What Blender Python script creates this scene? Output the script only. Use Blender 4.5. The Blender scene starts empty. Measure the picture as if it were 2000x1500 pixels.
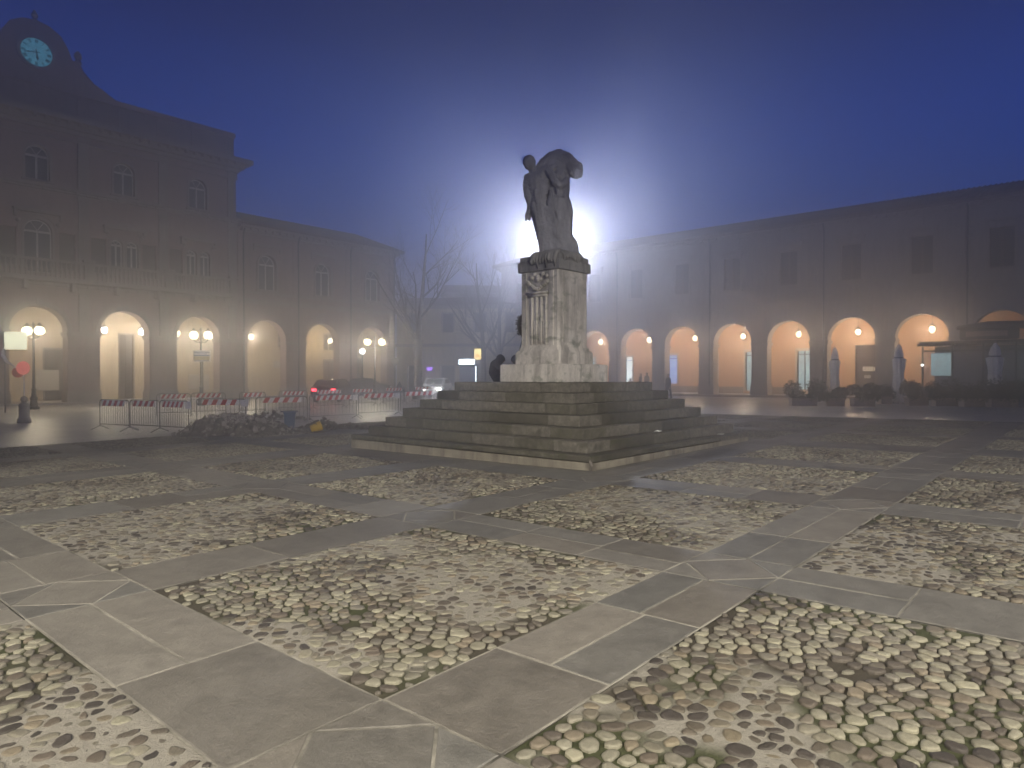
import bpy, math, random
from mathutils import Vector, Matrix, noise
random.seed(7)
S = bpy.context.scene
COL = S.collection
PI = math.pi
YAW = math.radians(41.0)
FX, FY = math.cos(YAW), math.sin(YAW)
RX, RY = FY, -FX

def at(px, D):                       # plan position seen at column px (of 2000) and depth D
    t = (px-1000)/1333.0
    return (D*(FX+RX*t), D*(FY+RY*t))
def on_y(px, Y):
    t = (px-1000)/1333.0
    return Y*(FX+RX*t)/(FY+RY*t)
def on_x(px, X):
    t = (px-1000)/1333.0
    return X*(FY+RY*t)/(FX+RX*t)
def sat(v, k): return k*math.tanh(v/k)
def gz(x, y): return 0.0068*sat(x, 30.0) - 0.0143*sat(y, 17.0)

# ------------------------------------------------------------------ objects
def tag(o, label=None, cat=None, group=None, kind=None):
    if label: o['label'] = label
    if cat: o['category'] = cat
    if group: o['group'] = group
    if kind: o['kind'] = kind
    return o
def thing(name, label, cat, loc=(0, 0, 0), rz=0.0, group=None):
    o = bpy.data.objects.new(name, None)
    o.empty_display_size = 0.3
    COL.objects.link(o); o.location = loc; o.rotation_euler = (0, 0, rz)
    return tag(o, label, cat, group)
def link_mesh(name, me, parent=None):
    o = bpy.data.objects.new(name, me); COL.objects.link(o)
    if parent is not None: o.parent = parent
    return o
def copy_tree(o, parent=None):
    c = o.copy(); COL.objects.link(c)
    if parent is not None: c.parent = parent
    for ch in list(o.children): copy_tree(ch, c)
    return c

class MB:
    def __init__(s): s.v = []; s.f = []; s.m = []; s.c = None
    def face(s, pts, mi=0):
        n = len(s.v); s.v += [tuple(p) for p in pts]; s.f.append(tuple(range(n, n+len(pts)))); s.m.append(mi)
    def box(s, x0, x1, y0, y1, z0, z1, mi=0, bev=0.0):
        n = len(s.v)
        if bev > 0:
            b = bev
            for z, i in ((z0, b), (z0+b, 0), (z1-b, 0), (z1, b)):
                for x, y in ((x0+i, y0+i), (x1-i, y0+i), (x1-i, y1-i), (x0+i, y1-i)):
                    s.v.append((x, y, z))
            for k in range(3):
                for j in range(4):
                    a = n+4*k+j; c = n+4*k+(j+1) % 4
                    s.f.append((a, c, c+4, a+4)); s.m.append(mi)
            s.f.append((n+3, n+2, n+1, n)); s.m.append(mi)
            s.f.append((n+12, n+13, n+14, n+15)); s.m.append(mi)
            return
        s.v += [(x0, y0, z0), (x1, y0, z0), (x1, y1, z0), (x0, y1, z0), (x0, y0, z1), (x1, y0, z1), (x1, y1, z1), (x0, y1, z1)]
        for q in ((3, 2, 1, 0), (4, 5, 6, 7), (0, 1, 5, 4), (1, 2, 6, 5), (2, 3, 7, 6), (3, 0, 4, 7)):
            s.f.append(tuple(n+i for i in q)); s.m.append(mi)
    def obox(s, c, ax, ay, az, hx, hy, hz, mi=0):
        n = len(s.v); c = Vector(c); ax = Vector(ax)*hx; ay = Vector(ay)*hy; az = Vector(az)*hz
        for k in (-1, 1):
            for i, j in ((-1, -1), (1, -1), (1, 1), (-1, 1)): s.v.append(tuple(c+ax*i+ay*j+az*k))
        for q in ((3, 2, 1, 0), (4, 5, 6, 7), (0, 1, 5, 4), (1, 2, 6, 5), (2, 3, 7, 6), (3, 0, 4, 7)):
            s.f.append(tuple(n+i for i in q)); s.m.append(mi)
    def tube(s, pts, rads, seg=8, mi=0, caps=True):
        pts = [Vector(p) for p in pts]
        if not hasattr(rads, '__len__'): rads = [rads]*len(pts)
        n0 = len(s.v); up = None
        for i, p in enumerate(pts):
            d = (pts[min(i+1, len(pts)-1)]-pts[max(i-1, 0)])
            if d.length < 1e-9: d = Vector((0, 0, 1))
            d.normalize()
            if up is None: up = Vector((0, 0, 1)) if abs(d.z) < 0.9 else Vector((1, 0, 0))
            a = d.cross(up)
            if a.length < 1e-4: a = d.cross(Vector((0, 1, 0.1)))
            a.normalize(); b = d.cross(a); up = -b if False else up
            for k in range(seg):
                t = 2*PI*k/seg; q = p+(a*math.cos(t)+b*math.sin(t))*rads[i]; s.v.append(tuple(q))
        for i in range(len(pts)-1):
            for k in range(seg):
                a0 = n0+i*seg+k; a1 = n0+i*seg+(k+1) % seg
                s.f.append((a0, a0+seg, a1+seg, a1)); s.m.append(mi)
        if caps:
            s.f.append(tuple(n0+k for k in range(seg))); s.m.append(mi)
            s.f.append(tuple(n0+(len(pts)-1)*seg+k for k in reversed(range(seg)))); s.m.append(mi)
    def lathe(s, prof, c=(0, 0, 0), seg=16, mi=0, fn=None):
        n0 = len(s.v)
        for r, z in prof:
            for k in range(seg):
                t = 2*PI*k/seg; rr = r*(fn(t, z) if fn else 1)
                s.v.append((c[0]+rr*math.cos(t), c[1]+rr*math.sin(t), c[2]+z))
        for i in range(len(prof)-1):
            for k in range(seg):
                a0 = n0+i*seg+k; a1 = n0+i*seg+(k+1) % seg
                s.f.append((a0, a1, a1+seg, a0+seg)); s.m.append(mi)
        s.f.append(tuple(n0+k for k in reversed(range(seg)))); s.m.append(mi)
        s.f.append(tuple(n0+(len(prof)-1)*seg+k for k in range(seg))); s.m.append(mi)
    def ball(s, c, r, seg=10, ring=7, mi=0, sc=(1, 1, 1)):
        n0 = len(s.v); s.v.append((c[0], c[1], c[2]-r*sc[2]))
        for i in range(1, ring):
            ph = -PI/2+PI*i/ring
            for k in range(seg):
                t = 2*PI*k/seg
                s.v.append((c[0]+r*sc[0]*math.cos(ph)*math.cos(t), c[1]+r*sc[1]*math.cos(ph)*math.sin(t), c[2]+r*sc[2]*math.sin(ph)))
        s.v.append((c[0], c[1], c[2]+r*sc[2])); top = len(s.v)-1
        for k in range(seg):
            s.f.append((n0, n0+1+(k+1) % seg, n0+1+k)); s.m.append(mi)
            b = n0+1+(ring-2)*seg
            s.f.append((b+k, b+(k+1) % seg, top)); s.m.append(mi)
        for i in range(ring-2):
            for k in range(seg):
                a0 = n0+1+i*seg+k; a1 = n0+1+i*seg+(k+1) % seg
                s.f.append((a0, a1, a1+seg, a0+seg)); s.m.append(mi)
    def cap(s, a, b, ra, rb):         # tapered capsule
        a = Vector(a); b = Vector(b)
        n = max(2, int((b-a).length/(0.5*min(ra, rb)))+1)
        n = min(n, 14)
        for i in range(n+1):
            t = i/n; p = a.lerp(b, t); s.ball(p, ra+(rb-ra)*t, 10, 7)
    def prism(s, poly, z0, z1, mi=0):
        n = len(poly); n0 = len(s.v)
        s.v += [(x, y, z0) for x, y in poly]+[(x, y, z1) for x, y in poly]
        s.f.append(tuple(n0+i for i in reversed(range(n)))); s.m.append(mi)
        s.f.append(tuple(n0+n+i for i in range(n))); s.m.append(mi)
        for i in range(n):
            j = (i+1) % n; s.f.append((n0+i, n0+j, n0+n+j, n0+n+i)); s.m.append(mi)
    def mesh(s, name, mats):
        me = bpy.data.meshes.new(name)
        me.from_pydata(s.v, [], s.f)
        if not isinstance(mats, (list, tuple)): mats = [mats]
        for m in mats: me.materials.append(m)
        if len(mats) > 1: me.polygons.foreach_set('material_index', s.m)
        if s.c is not None:
            a = me.color_attributes.new('tint', 'FLOAT_COLOR', 'POINT')
            a.data.foreach_set('color', [x for c in s.c for x in c])
        me.update(); return me
    def build(s, name, mats, parent=None, smooth=False):
        me = s.mesh(name, mats)
        if smooth:
            me.polygons.foreach_set('use_smooth', [True]*len(me.polygons))
        return link_mesh(name, me, parent)

def wall(mb, x0, x1, z0, z1, y0, y1, holes=(), mi=0, seg=14):
    """wall slab (outside at y0) with rectangular or round-headed holes (hx0,hx1,hz0,hz1,arched)"""
    xs = sorted({x0, x1, *[h[0] for h in holes], *[h[1] for h in holes]})
    zs = sorted({z0, z1, *[h[2] for h in holes], *[h[3] for h in holes]})
    def inh(x, z): return any(h[0] < x < h[1] and h[2] < z < h[3] for h in holes)
    for i in range(len(xs)-1):
        j = 0
        while j < len(zs)-1:
            if inh((xs[i]+xs[i+1])/2, (zs[j]+zs[j+1])/2): j += 1; continue
            k = j
            while k+1 < len(zs)-1 and not inh((xs[i]+xs[i+1])/2, (zs[k+1]+zs[k+2])/2): k += 1
            a, b, c, d = xs[i], xs[i+1], zs[j], zs[k+1]
            mb.face([(a, y0, c), (b, y0, c), (b, y0, d), (a, y0, d)], mi)
            mb.face([(b, y1, c), (a, y1, c), (a, y1, d), (b, y1, d)], mi)
            j = k+1
    mb.face([(x0, y1, z0), (x0, y0, z0), (x0, y0, z1), (x0, y1, z1)], mi)
    mb.face([(x1, y0, z0), (x1, y1, z0), (x1, y1, z1), (x1, y0, z1)], mi)
    mb.face([(x0, y0, z1), (x1, y0, z1), (x1, y1, z1), (x0, y1, z1)], mi)
    for h in holes:
        a, b, c, d = h[:4]; arch = len(h) > 4 and h[4]
        if not arch:
            mb.face([(b, y0, d), (a, y0, d), (a, y1, d), (b, y1, d)], mi); zt = d
        else:
            r = (b-a)/2; xc = (a+b)/2; zc = d-r; zt = zc
            P = [(xc-r*math.cos(PI*k/seg), zc+r*math.sin(PI*k/seg)) for k in range(seg+1)]
            for k in range(seg):
                p, q = P[k], P[k+1]
                mb.face([(p[0], y0, p[1]), (q[0], y0, q[1]), (q[0], y0, d), (p[0], y0, d)], mi)
                mb.face([(q[0], y1, q[1]), (p[0], y1, p[1]), (p[0], y1, d), (q[0], y1, d)], mi)
                mb.face([(q[0], y0, q[1]), (p[0], y0, p[1]), (p[0], y1, p[1]), (q[0], y1, q[1])], mi)
        if zt > c+1e-6:
            mb.face([(a, y0, c), (a, y1, c), (a, y1, zt), (a, y0, zt)], mi)
            mb.face([(b, y1, c), (b, y0, c), (b, y0, zt), (b, y1, zt)], mi)
            mb.face([(a, y0, c), (b, y0, c), (b, y1, c), (a, y1, c)], mi)
def arc_band(mb, xc, zc, r0, r1, y0, y1, a0=0.0, a1=PI, seg=16, mi=0):
    for k in range(seg):
        t, u = a0+(a1-a0)*k/seg, a0+(a1-a0)*(k+1)/seg
        p = [(xc-r*math.cos(w), zc+r*math.sin(w)) for r, w in ((r0, t), (r0, u), (r1, u), (r1, t))]
        mb.face([(x, y0, z) for x, z in p], mi)
        mb.face([(p[3][0], y0, p[3][1]), (p[2][0], y0, p[2][1]), (p[2][0], y1, p[2][1]), (p[3][0], y1, p[3][1])], mi)
        mb.face([(p[1][0], y0, p[1][1]), (p[0][0], y0, p[0][1]), (p[0][0], y1, p[0][1]), (p[1][0], y1, p[1][1])], mi)
def arch_pane(mb, x0, x1, z0, z1, y, mi=0, seg=12):
    r = (x1-x0)/2; xc = (x0+x1)/2; zc = z1-r
    mb.face([(x0, y, z0), (x1, y, z0)]+[(xc+r*math.cos(PI*k/seg), y, zc+r*math.sin(PI*k/seg)) for k in range(seg+1)], mi)

# ------------------------------------------------------------------ materials
def newmat(name):
    m = bpy.data.materials.new(name); m.use_nodes = True
    nt = m.node_tree; b = nt.nodes['Principled BSDF']
    return m, nt, b
def N(nt, t, **kw):
    n = nt.nodes.new(t)
    for k, v in kw.items(): setattr(n, k, v)
    return n
def mixc(nt, a, b, fac, mode='MIX'):
    n = N(nt, 'ShaderNodeMix', data_type='RGBA', blend_type=mode)
    for sock, val in ((n.inputs[6], a), (n.inputs[7], b), (n.inputs[0], fac)):
        if hasattr(val, 'is_linked') or hasattr(val, 'links'): nt.links.new(val, sock)
        elif isinstance(val, (int, float)): sock.default_value = val
        else: sock.default_value = (*val, 1)
    return n.outputs[2]
def noi(nt, scale, detail=6, rough=0.6, vec=None, dist=0.0):
    n = N(nt, 'ShaderNodeTexNoise'); n.inputs['Scale'].default_value = scale
    n.inputs['Detail'].default_value = detail; n.inputs['Roughness'].default_value = rough
    n.inputs['Distortion'].default_value = dist
    if vec is not None: nt.links.new(vec, n.inputs['Vector'])
    return n.outputs['Fac']
def ramp(nt, fac, stops):
    r = N(nt, 'ShaderNodeValToRGB'); e = r.color_ramp.elements
    while len(e) < len(stops): e.new(0.5)
    for i, (p, c) in enumerate(stops):
        e[i].position = p; e[i].color = (c, c, c, 1) if isinstance(c, (int, float)) else (*c, 1)
    nt.links.new(fac, r.inputs[0]); return r.outputs[0]
def pos(nt, scale=(1, 1, 1)):
    g = N(nt, 'ShaderNodeNewGeometry'); mp = N(nt, 'ShaderNodeMapping')
    mp.inputs['Scale'].default_value = scale
    nt.links.new(g.outputs['Position'], mp.inputs['Vector']); return mp.outputs[0]
def bump(nt, b, h, st=0.4, dist=0.02):
    n = N(nt, 'ShaderNodeBump'); n.inputs['Strength'].default_value = st; n.inputs['Distance'].default_value = dist
    nt.links.new(h, n.inputs['Height']); nt.links.new(n.outputs[0], b.inputs['Normal'])
def stone(name, c1, c2, scale=3.0, rough=0.85, stain=None, stain_amt=0.5, streak=False, bst=0.4, bscale=30, moss=None, attr=False):
    m, nt, b = newmat(name)
    p = pos(nt)
    f = ramp(nt, noi(nt, scale, 8, 0.65, p), [(0.3, 0.0), (0.7, 1.0)])
    c = mixc(nt, c1, c2, f)
    if stain:
        v = pos(nt, (2.5, 2.5, 0.35)) if streak else pos(nt, (1, 1, 1))
        s = ramp(nt, noi(nt, 1.6 if streak else scale*0.5, 9, 0.7, v, 0.6), [(0.45, 0.0), (0.68, 1.0)])
        mm = N(nt, 'ShaderNodeMath', operation='MULTIPLY'); nt.links.new(s, mm.inputs[0]); mm.inputs[1].default_value = stain_amt
        c = mixc(nt, c, stain, mm.outputs[0])
    if moss:
        s = ramp(nt, noi(nt, scale*1.4, 8, 0.7, pos(nt, (1, 1, 1.3)), 0.4), [(0.52, 0.0), (0.62, 1.0)])
        mm = N(nt, 'ShaderNodeMath', operation='MULTIPLY'); nt.links.new(s, mm.inputs[0]); mm.inputs[1].default_value = 0.75
        c = mixc(nt, c, moss, mm.outputs[0])
    if attr:
        a = N(nt, 'ShaderNodeAttribute', attribute_name='tint')
        c = mixc(nt, c, a.outputs['Color'], 1.0, 'MULTIPLY')
    nt.links.new(c, b.inputs['Base Color']); b.inputs['Roughness'].default_value = rough
    bump(nt, b, noi(nt, bscale, 6, 0.7, p), bst)
    return m
def plain(name, c, rough=0.6, metal=0.0, var=0.15, scale=8, bst=0.1):
    m, nt, b = newmat(name)
    p = pos(nt); f = noi(nt, scale, 5, 0.6, p)
    d = tuple(x*(1-var) for x in c); e = tuple(min(1, x*(1+var)) for x in c)
    nt.links.new(mixc(nt, d, e, f), b.inputs['Base Color'])
    b.inputs['Roughness'].default_value = rough; b.inputs['Metallic'].default_value = metal
    if bst: bump(nt, b, noi(nt, scale*6, 4, 0.6, p), bst, 0.01)
    return m
def glow(name, c, st, var=0.0, scale=3):
    m, nt, b = newmat(name)
    b.inputs['Base Color'].default_value = (0.3, 0.3, 0.3, 1)
    b.inputs['Emission Strength'].default_value = st
    b.inputs['Emission Color'].default_value = (*c, 1)
    if var:
        f = ramp(nt, noi(nt, scale, 3, 0.5, pos(nt)), [(0.35, 1-var), (0.65, 1.0)])
        nt.links.new(mixc(nt, c, f, 1.0, 'MULTIPLY'), b.inputs['Emission Color'])
    return m
def glassy(name, c=(0.02, 0.025, 0.03), rough=0.08):
    m, nt, b = newmat(name); b.inputs['Base Color'].default_value = (*c, 1); b.inputs['Roughness'].default_value = rough
    b.inputs['Specular IOR Level'].default_value = 0.6
    bump(nt, b, noi(nt, 2.0, 2, 0.5, pos(nt)), 0.05, 0.01)
    return m

M = {}
M['slab'] = stone('pavement slab stone', (0.145, 0.136, 0.118), (0.215, 0.202, 0.175), 6.5, 0.5, (0.075, 0.07, 0.06), 0.5, bst=0.55, bscale=38, attr=True)
M['grout'] = stone('pale joint mortar', (0.42, 0.395, 0.33), (0.035, 0.032, 0.025), 1.7, 0.9, bst=0.5)
M['ground'] = stone('worn pale paving', (0.40, 0.37, 0.345), (0.50, 0.465, 0.43), 0.35, 0.36, (0.13, 0.12, 0.11), 0.6, bst=0.5, bscale=5)
M['cobble'] = stone('river cobble', (0.70, 0.70, 0.68), (1.0, 1.0, 1.0), 26.0, 0.6, (0.5, 0.48, 0.44), 0.45, bst=0.5, bscale=70, attr=True)
M['mortar'] = stone('cobble bedding', (0.78, 0.78, 0.78), (1.0, 1.0, 1.0), 18.0, 0.92, bst=0.9, bscale=55, attr=True)
M['steps'] = stone('mossy step stone', (0.155, 0.142, 0.112), (0.060, 0.054, 0.041), 11, 0.9, (0.045, 0.042, 0.030), 0.85, bst=0.7, bscale=45, moss=(0.075, 0.08, 0.035))
M['stepslight'] = stone('worn step stone', (0.22, 0.20, 0.165), (0.09, 0.082, 0.065), 11.0, 0.9, (0.045, 0.042, 0.032), 0.8, bst=0.7, bscale=45, moss=(0.07, 0.07, 0.04))
M['stepsdark'] = stone('blackened step stone', (0.10, 0.09, 0.07), (0.055, 0.05, 0.038), 4.0, 0.92, (0.03, 0.03, 0.022), 0.8, bst=0.7, bscale=45, moss=(0.05, 0.055, 0.025))
M['steplow'] = stone('pale step foot stone', (0.30, 0.27, 0.21), (0.19, 0.17, 0.13), 3.0, 0.9, (0.07, 0.06, 0.045), 0.9, streak=True, bst=0.5)
M['marble'] = stone('weathered pedestal marble', (0.72, 0.68, 0.60), (0.55, 0.51, 0.45), 2.2, 0.8, (0.12, 0.11, 0.095), 0.75, streak=True, bst=0.45, bscale=26, moss=(0.20, 0.215, 0.165))
M['capstone'] = stone('stained cap stone', (0.38, 0.37, 0.34), (0.24, 0.235, 0.22), 3.2, 0.85, (0.06, 0.06, 0.055), 0.9, streak=True, bst=0.6)
M['statue'] = stone('weathered statue stone', (0.34, 0.34, 0.35), (0.20, 0.20, 0.21), 4.0, 0.85, (0.09, 0.09, 0.10), 0.8, streak=True, bst=0.7, bscale=28)
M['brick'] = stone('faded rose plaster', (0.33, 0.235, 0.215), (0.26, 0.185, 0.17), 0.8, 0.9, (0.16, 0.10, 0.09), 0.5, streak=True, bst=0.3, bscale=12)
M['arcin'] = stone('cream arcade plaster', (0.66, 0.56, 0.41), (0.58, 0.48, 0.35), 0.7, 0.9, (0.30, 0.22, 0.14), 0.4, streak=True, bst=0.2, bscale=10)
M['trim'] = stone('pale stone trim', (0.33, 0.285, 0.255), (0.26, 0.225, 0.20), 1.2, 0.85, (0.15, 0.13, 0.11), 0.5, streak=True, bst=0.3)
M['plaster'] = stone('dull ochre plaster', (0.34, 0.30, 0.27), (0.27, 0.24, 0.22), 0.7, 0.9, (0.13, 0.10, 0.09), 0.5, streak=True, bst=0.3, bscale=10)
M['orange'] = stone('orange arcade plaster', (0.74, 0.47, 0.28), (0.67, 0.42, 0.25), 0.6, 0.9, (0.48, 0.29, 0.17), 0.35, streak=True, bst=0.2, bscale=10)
M['farwall'] = stone('yellowed far plaster', (0.62, 0.54, 0.38), (0.54, 0.47, 0.33), 0.6, 0.9, (0.22, 0.18, 0.12), 0.5, streak=True, bst=0.2)
M['roof'] = stone('dark clay roof', (0.14, 0.08, 0.06), (0.09, 0.06, 0.05), 3.0, 0.9, bst=0.8, bscale=9)
M['darkwood'] = plain('dark painted wood', (0.06, 0.035, 0.025), 0.6)
M['shutter'] = plain('closed shutter slats', (0.10, 0.065, 0.05), 0.7)
M['whitewood'] = plain('white window joinery', (0.55, 0.53, 0.50), 0.5)
M['glass'] = glassy('dark window glass')
M['iron'] = plain('dark cast iron', (0.035, 0.04, 0.04), 0.45, 0.6)
M['steel'] = plain('galvanised tube', (0.22, 0.22, 0.23), 0.45, 0.7)
M['white'] = plain('scuffed white panel', (0.85, 0.83, 0.80), 0.5)
M['red'] = plain('reflective red film', (0.55, 0.04, 0.03), 0.4)
M['cloth'] = plain('folded cream canvas', (0.82, 0.79, 0.73), 0.9, var=0.2, scale=5)
M['canopy'] = plain('dark awning canvas', (0.055, 0.045, 0.038), 0.85)
M['leaf'] = plain('dark shrub leaf', (0.035, 0.05, 0.022), 0.6, var=0.6, scale=6)
M['bark'] = plain('wet bark', (0.09, 0.075, 0.065), 0.9, var=0.4, scale=9, bst=0.5)
M['pot'] = plain('pale terracotta trough', (0.36, 0.28, 0.22), 0.85)
M['coat'] = plain('dark purple brown coat', (0.022, 0.016, 0.02), 0.9)
M['coat2'] = plain('grey wool coat', (0.10, 0.10, 0.11), 0.9)
M['trousers'] = plain('dark trousers', (0.02, 0.02, 0.028), 0.9)
M['skin'] = plain('skin', (0.45, 0.28, 0.20), 0.55, var=0.06)
M['hair'] = plain('dark hair', (0.02, 0.015, 0.01), 0.6)
M['paint'] = plain('dark car paint', (0.03, 0.03, 0.035), 0.25, 0.3, bst=0)
M['paint2'] = plain('silver car paint', (0.35, 0.35, 0.36), 0.3, 0.5, bst=0)
M['rubber'] = plain('tyre rubber', (0.02, 0.02, 0.02), 0.8)
M['earth'] = stone('dug earth and rubble', (0.20, 0.18, 0.155), (0.075, 0.065, 0.055), 6.0, 0.95, bst=1.0, bscale=16)
M['rubble'] = stone('broken slab', (0.42, 0.39, 0.36), (0.24, 0.22, 0.20), 5.0, 0.9, bst=0.6)
M['bluebin'] = plain('blue plastic', (0.03, 0.07, 0.16), 0.5)
M['yellow'] = plain('yellow plastic', (0.65, 0.42, 0.04), 0.5)
M['wreath'] = plain('dried laurel leaf', (0.055, 0.032, 0.018), 0.7, var=0.6, scale=30)
M['paper'] = plain('crumpled paper', (0.75, 0.75, 0.72), 0.8)
M['signblue'] = plain('grey blue print', (0.16, 0.20, 0.30), 0.6)
M['signyellow'] = plain('pale yellow print', (0.70, 0.60, 0.30), 0.6)
M['lampbulb'] = glow('lamp bulb warm', (1.0, 0.78, 0.48), 9)
M['streetbulb'] = glow('street bulb', (1.0, 0.88, 0.48), 9)
M['coolbulb'] = glow('cool bulb', (0.95, 0.97, 0.9), 12)
M['floodlens'] = glow('floodlight lens', (0.9, 0.93, 1.0), 40)
M['clock'] = glow('clock dial', (0.07, 0.42, 0.60), .62, 0.3, 2.5)
M['clockink'] = plain('clock black', (0.005, 0.02, 0.04), 0.6, bst=0)
M['shopwhite'] = glow('white shop interior', (0.85, 0.97, 1.0), 2.6, 0.35, 1.7)
M['shopblue'] = glow('blue shop screen', (0.28, 0.45, 1.0), 1.6, 0.3, 2.5)
M['shopteal'] = glow('pale teal shop light', (0.50, 0.80, 0.85), 1.0, 0.4, 1.6)
M['shopframe'] = plain('pale shop surround', (0.55, 0.52, 0.48), 0.6)
M['barlight'] = glow('bar interior', (0.45, 0.55, 0.40), 0.55, 0.8, 2.5)
M['barcounter'] = glow('chilled counter light', (0.6, 0.95, 0.95), 2.5, 0.5, 6)
M['tail'] = glow('red tail lamp', (1.0, 0.03, 0.06), 14)
M['headlamp'] = glow('white headlamp', (1.0, 1.0, 0.97), 20)
M['purple'] = glow('purple neon', (0.30, 0.12, 1.0), 3.5)
M['adwhite'] = glow('lit white fascia', (0.75, 0.88, 1.0), 9, 0.4, 2)
M['adyellow'] = glow('lit yellow sign', (0.95, 0.75, 0.25), 3.0, 0.3, 2)
M['adgreen'] = glow('lit green yellow sign', (0.95, 0.95, 0.66), 1.6, 0.3, 2)
M['adorange'] = glow('lit orange print', (0.9, 0.25, 0.10), 1.8)
M['redlamp'] = glow('red warning lamp', (1.0, 0.10, 0.05), .55)
M['adpanel'] = plain('grey blue kiosk panel', (0.30, 0.34, 0.45), 0.4)

def light(name, loc, power, color, radius=0.09, parent=None):
    l = bpy.data.lights.new(name, 'POINT'); l.energy = power; l.color = color; l.shadow_soft_size = radius
    o = bpy.data.objects.new(name, l); COL.objects.link(o); o.location = loc
    if parent is not None: o.parent = parent
    return o

# ================================================================== GROUND
Xl = [(-9.65, -6.8), (-5.75, -2.9), (-2.35, 1.33), (2.15, 5.02), (5.82, 8.62), (9.48, 12.2), (13.05, 15.7), (17.1, 19.8), (20.7, 23.5), (24.4, 27.2)]
Yl = [(-15.6, -12.9), (-12.1, -9.3), (-8.45, -5.6), (-4.8, -1.95), (-1.15, 1.93)][0:]
Yl += [(2.73, 5.58), (6.41, 9.3), (10.23, 12.91), (14.15, 16.9), (17.8, 20.5)]
Xl[2] = (-1.5, 1.33)
SX, SY, SW = 9.67, 6.61, 6.83
def in_steps(a, b, c, d):
    return not (b < SX-0.3 or a > SX+SW+0.5 or d < SY-0.1 or c > SY+SW+0.3)
def visible(x, y, pad=0.06):
    D = x*FX+y*FY; s = x*RX+y*RY
    return D > 1.2 and abs(s)/D < 0.75+pad+0.8/D
# big ground sheet
g = MB(); xs = [-40+i*4.0 for i in range(46)]
def gsheet(x0, x1, y0, y1, n, m, dz, mat, name, fn=None, colf=None):
    b = MB()
    for j in range(m+1):
        for i in range(n+1):
            x = x0+(x1-x0)*i/n; y = y0+(y1-y0)*j/m
            b.v.append((x, y, gz(x, y)+dz+(fn(x, y) if fn else 0)))
    for j in range(m):
        for i in range(n):
            a = j*(n+1)+i; b.f.append((a, a+1, a+n+2, a+n+1)); b.m.append(0)
    if colf: b.c = [colf(v[0], v[1]) for v in b.v]
    return b
o = gsheet(-40, 140, -50, 130, 90, 90, -0.045, None, '').build('ground', M['ground'], None, True)
tag(o, 'worn pale stone ground of the square reaching out to the arcades', 'ground', kind='structure')
joint = MB()

# ---- slabs in the strips between cobbled panels
slab = MB(); slab.c = []
def add_slab(poly):
    cx = sum(p[0] for p in poly)/len(poly); cy = sum(p[1] for p in poly)/len(poly)
    if not visible(cx, cy, 0.15): return
    t = random.uniform(0.72, 1.12); w = random.uniform(0.97, 1.03)
    dz = random.uniform(-0.002, 0.002); tx = random.uniform(-.002, .002); ty = random.uniform(-.002, .002)
    def inset(k):
        out = []
        n = len(poly)
        for i in range(n):
            a = Vector(poly[i-1]); b = Vector(poly[i]); c = Vector(poly[(i+1) % n])
            d1 = (b-a).normalized(); d2 = (c-b).normalized()
            n1 = Vector((-d1.y, d1.x)); n2 = Vector((-d2.y, d2.x)); mm = (n1+n2)
            if mm.length < 1e-6: mm = n1
            mm.normalize(); q = b+mm*(k/max(0.4, mm.dot(n1))); out.append(q)
        return out
    A, B = inset(0.0075), inset(0.0135)
    n = len(poly); n0 = len(slab.v)
    for q in A: slab.v.append((q.x, q.y, gz(q.x, q.y)-0.022))
    for q in A: slab.v.append((q.x, q.y, gz(q.x, q.y)-0.004+dz))
    for q in B: slab.v.append((q.x, q.y, gz(q.x, q.y)+dz+tx*(q.x-cx)+ty*(q.y-cy)))
    slab.c += [(t*w, t, t*(2-w), 1)]*(3*n)
    for k in range(2):
        for i in range(n):
            j = (i+1) % n; slab.f.append((n0+k*n+i, n0+k*n+j, n0+(k+1)*n+j, n0+(k+1)*n+i)); slab.m.append(0)
    slab.f.append(tuple(n0+2*n+i for i in range(n))); slab.m.append(0)
def strip(x0, x1, y0, y1):
    if x1-x0 < 0.05 or y1-y0 < 0.05: return
    if visible((x0+x1)/2, (y0+y1)/2, .2): joint.face([(x, y, gz(x, y)-.0045) for x, y in ((x0-.004, y0-.004), (x1+.004, y0-.004), (x1+.004, y1+.004), (x0-.004, y1+.004))])
    along_x = (x1-x0) >= (y1-y0)
    L = (x1-x0) if along_x else (y1-y0); W = (y1-y0) if along_x else (x1-x0)
    rows = 1
    p = 0.0
    cuts = [0.0]
    while cuts[-1] < L-0.01:
        q = cuts[-1]+random.uniform(0.75, 1.35)
        if L-q < 0.5: q = L
        cuts.append(q)
    for a, b in zip(cuts[:-1], cuts[1:]):
        nr = max(1, round(W/0.45)) if W > 1.0 or random.random() < 0.45 else 1
        cc = [W*k/nr for k in range(nr+1)]
        if nr == 2: cc[1] = W*random.uniform(0.4, 0.6)
        for c, d in zip(cc[:-1], cc[1:]):
            if along_x: add_slab([(x0+a, y0+c), (x0+b, y0+c), (x0+b, y0+d), (x0+a, y0+d)])
            else: add_slab([(x0+c, y0+a), (x0+d, y0+a), (x0+d, y0+b), (x0+c, y0+b)])
xg = [(Xl[i][1], Xl[i+1][0]) for i in range(len(Xl)-1)]
yg = [(Yl[i][1], Yl[i+1][0]) for i in range(len(Yl)-1)]
def clip_strip(x0, x1, y0, y1):
    # leave out what lies under the stepped base
    if x1 < SX or x0 > SX+SW or y1 < SY or y0 > SY+SW: strip(x0, x1, y0, y1); return
    if y0 < SY: strip(x0, x1, y0, SY)
    if y1 > SY+SW: strip(x0, x1, SY+SW, y1)
    a, b = max(y0, SY), min(y1, SY+SW)
    if x0 < SX: strip(x0, SX, a, b)
    if x1 > SX+SW: strip(SX+SW, x1, a, b)
panels = []
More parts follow.
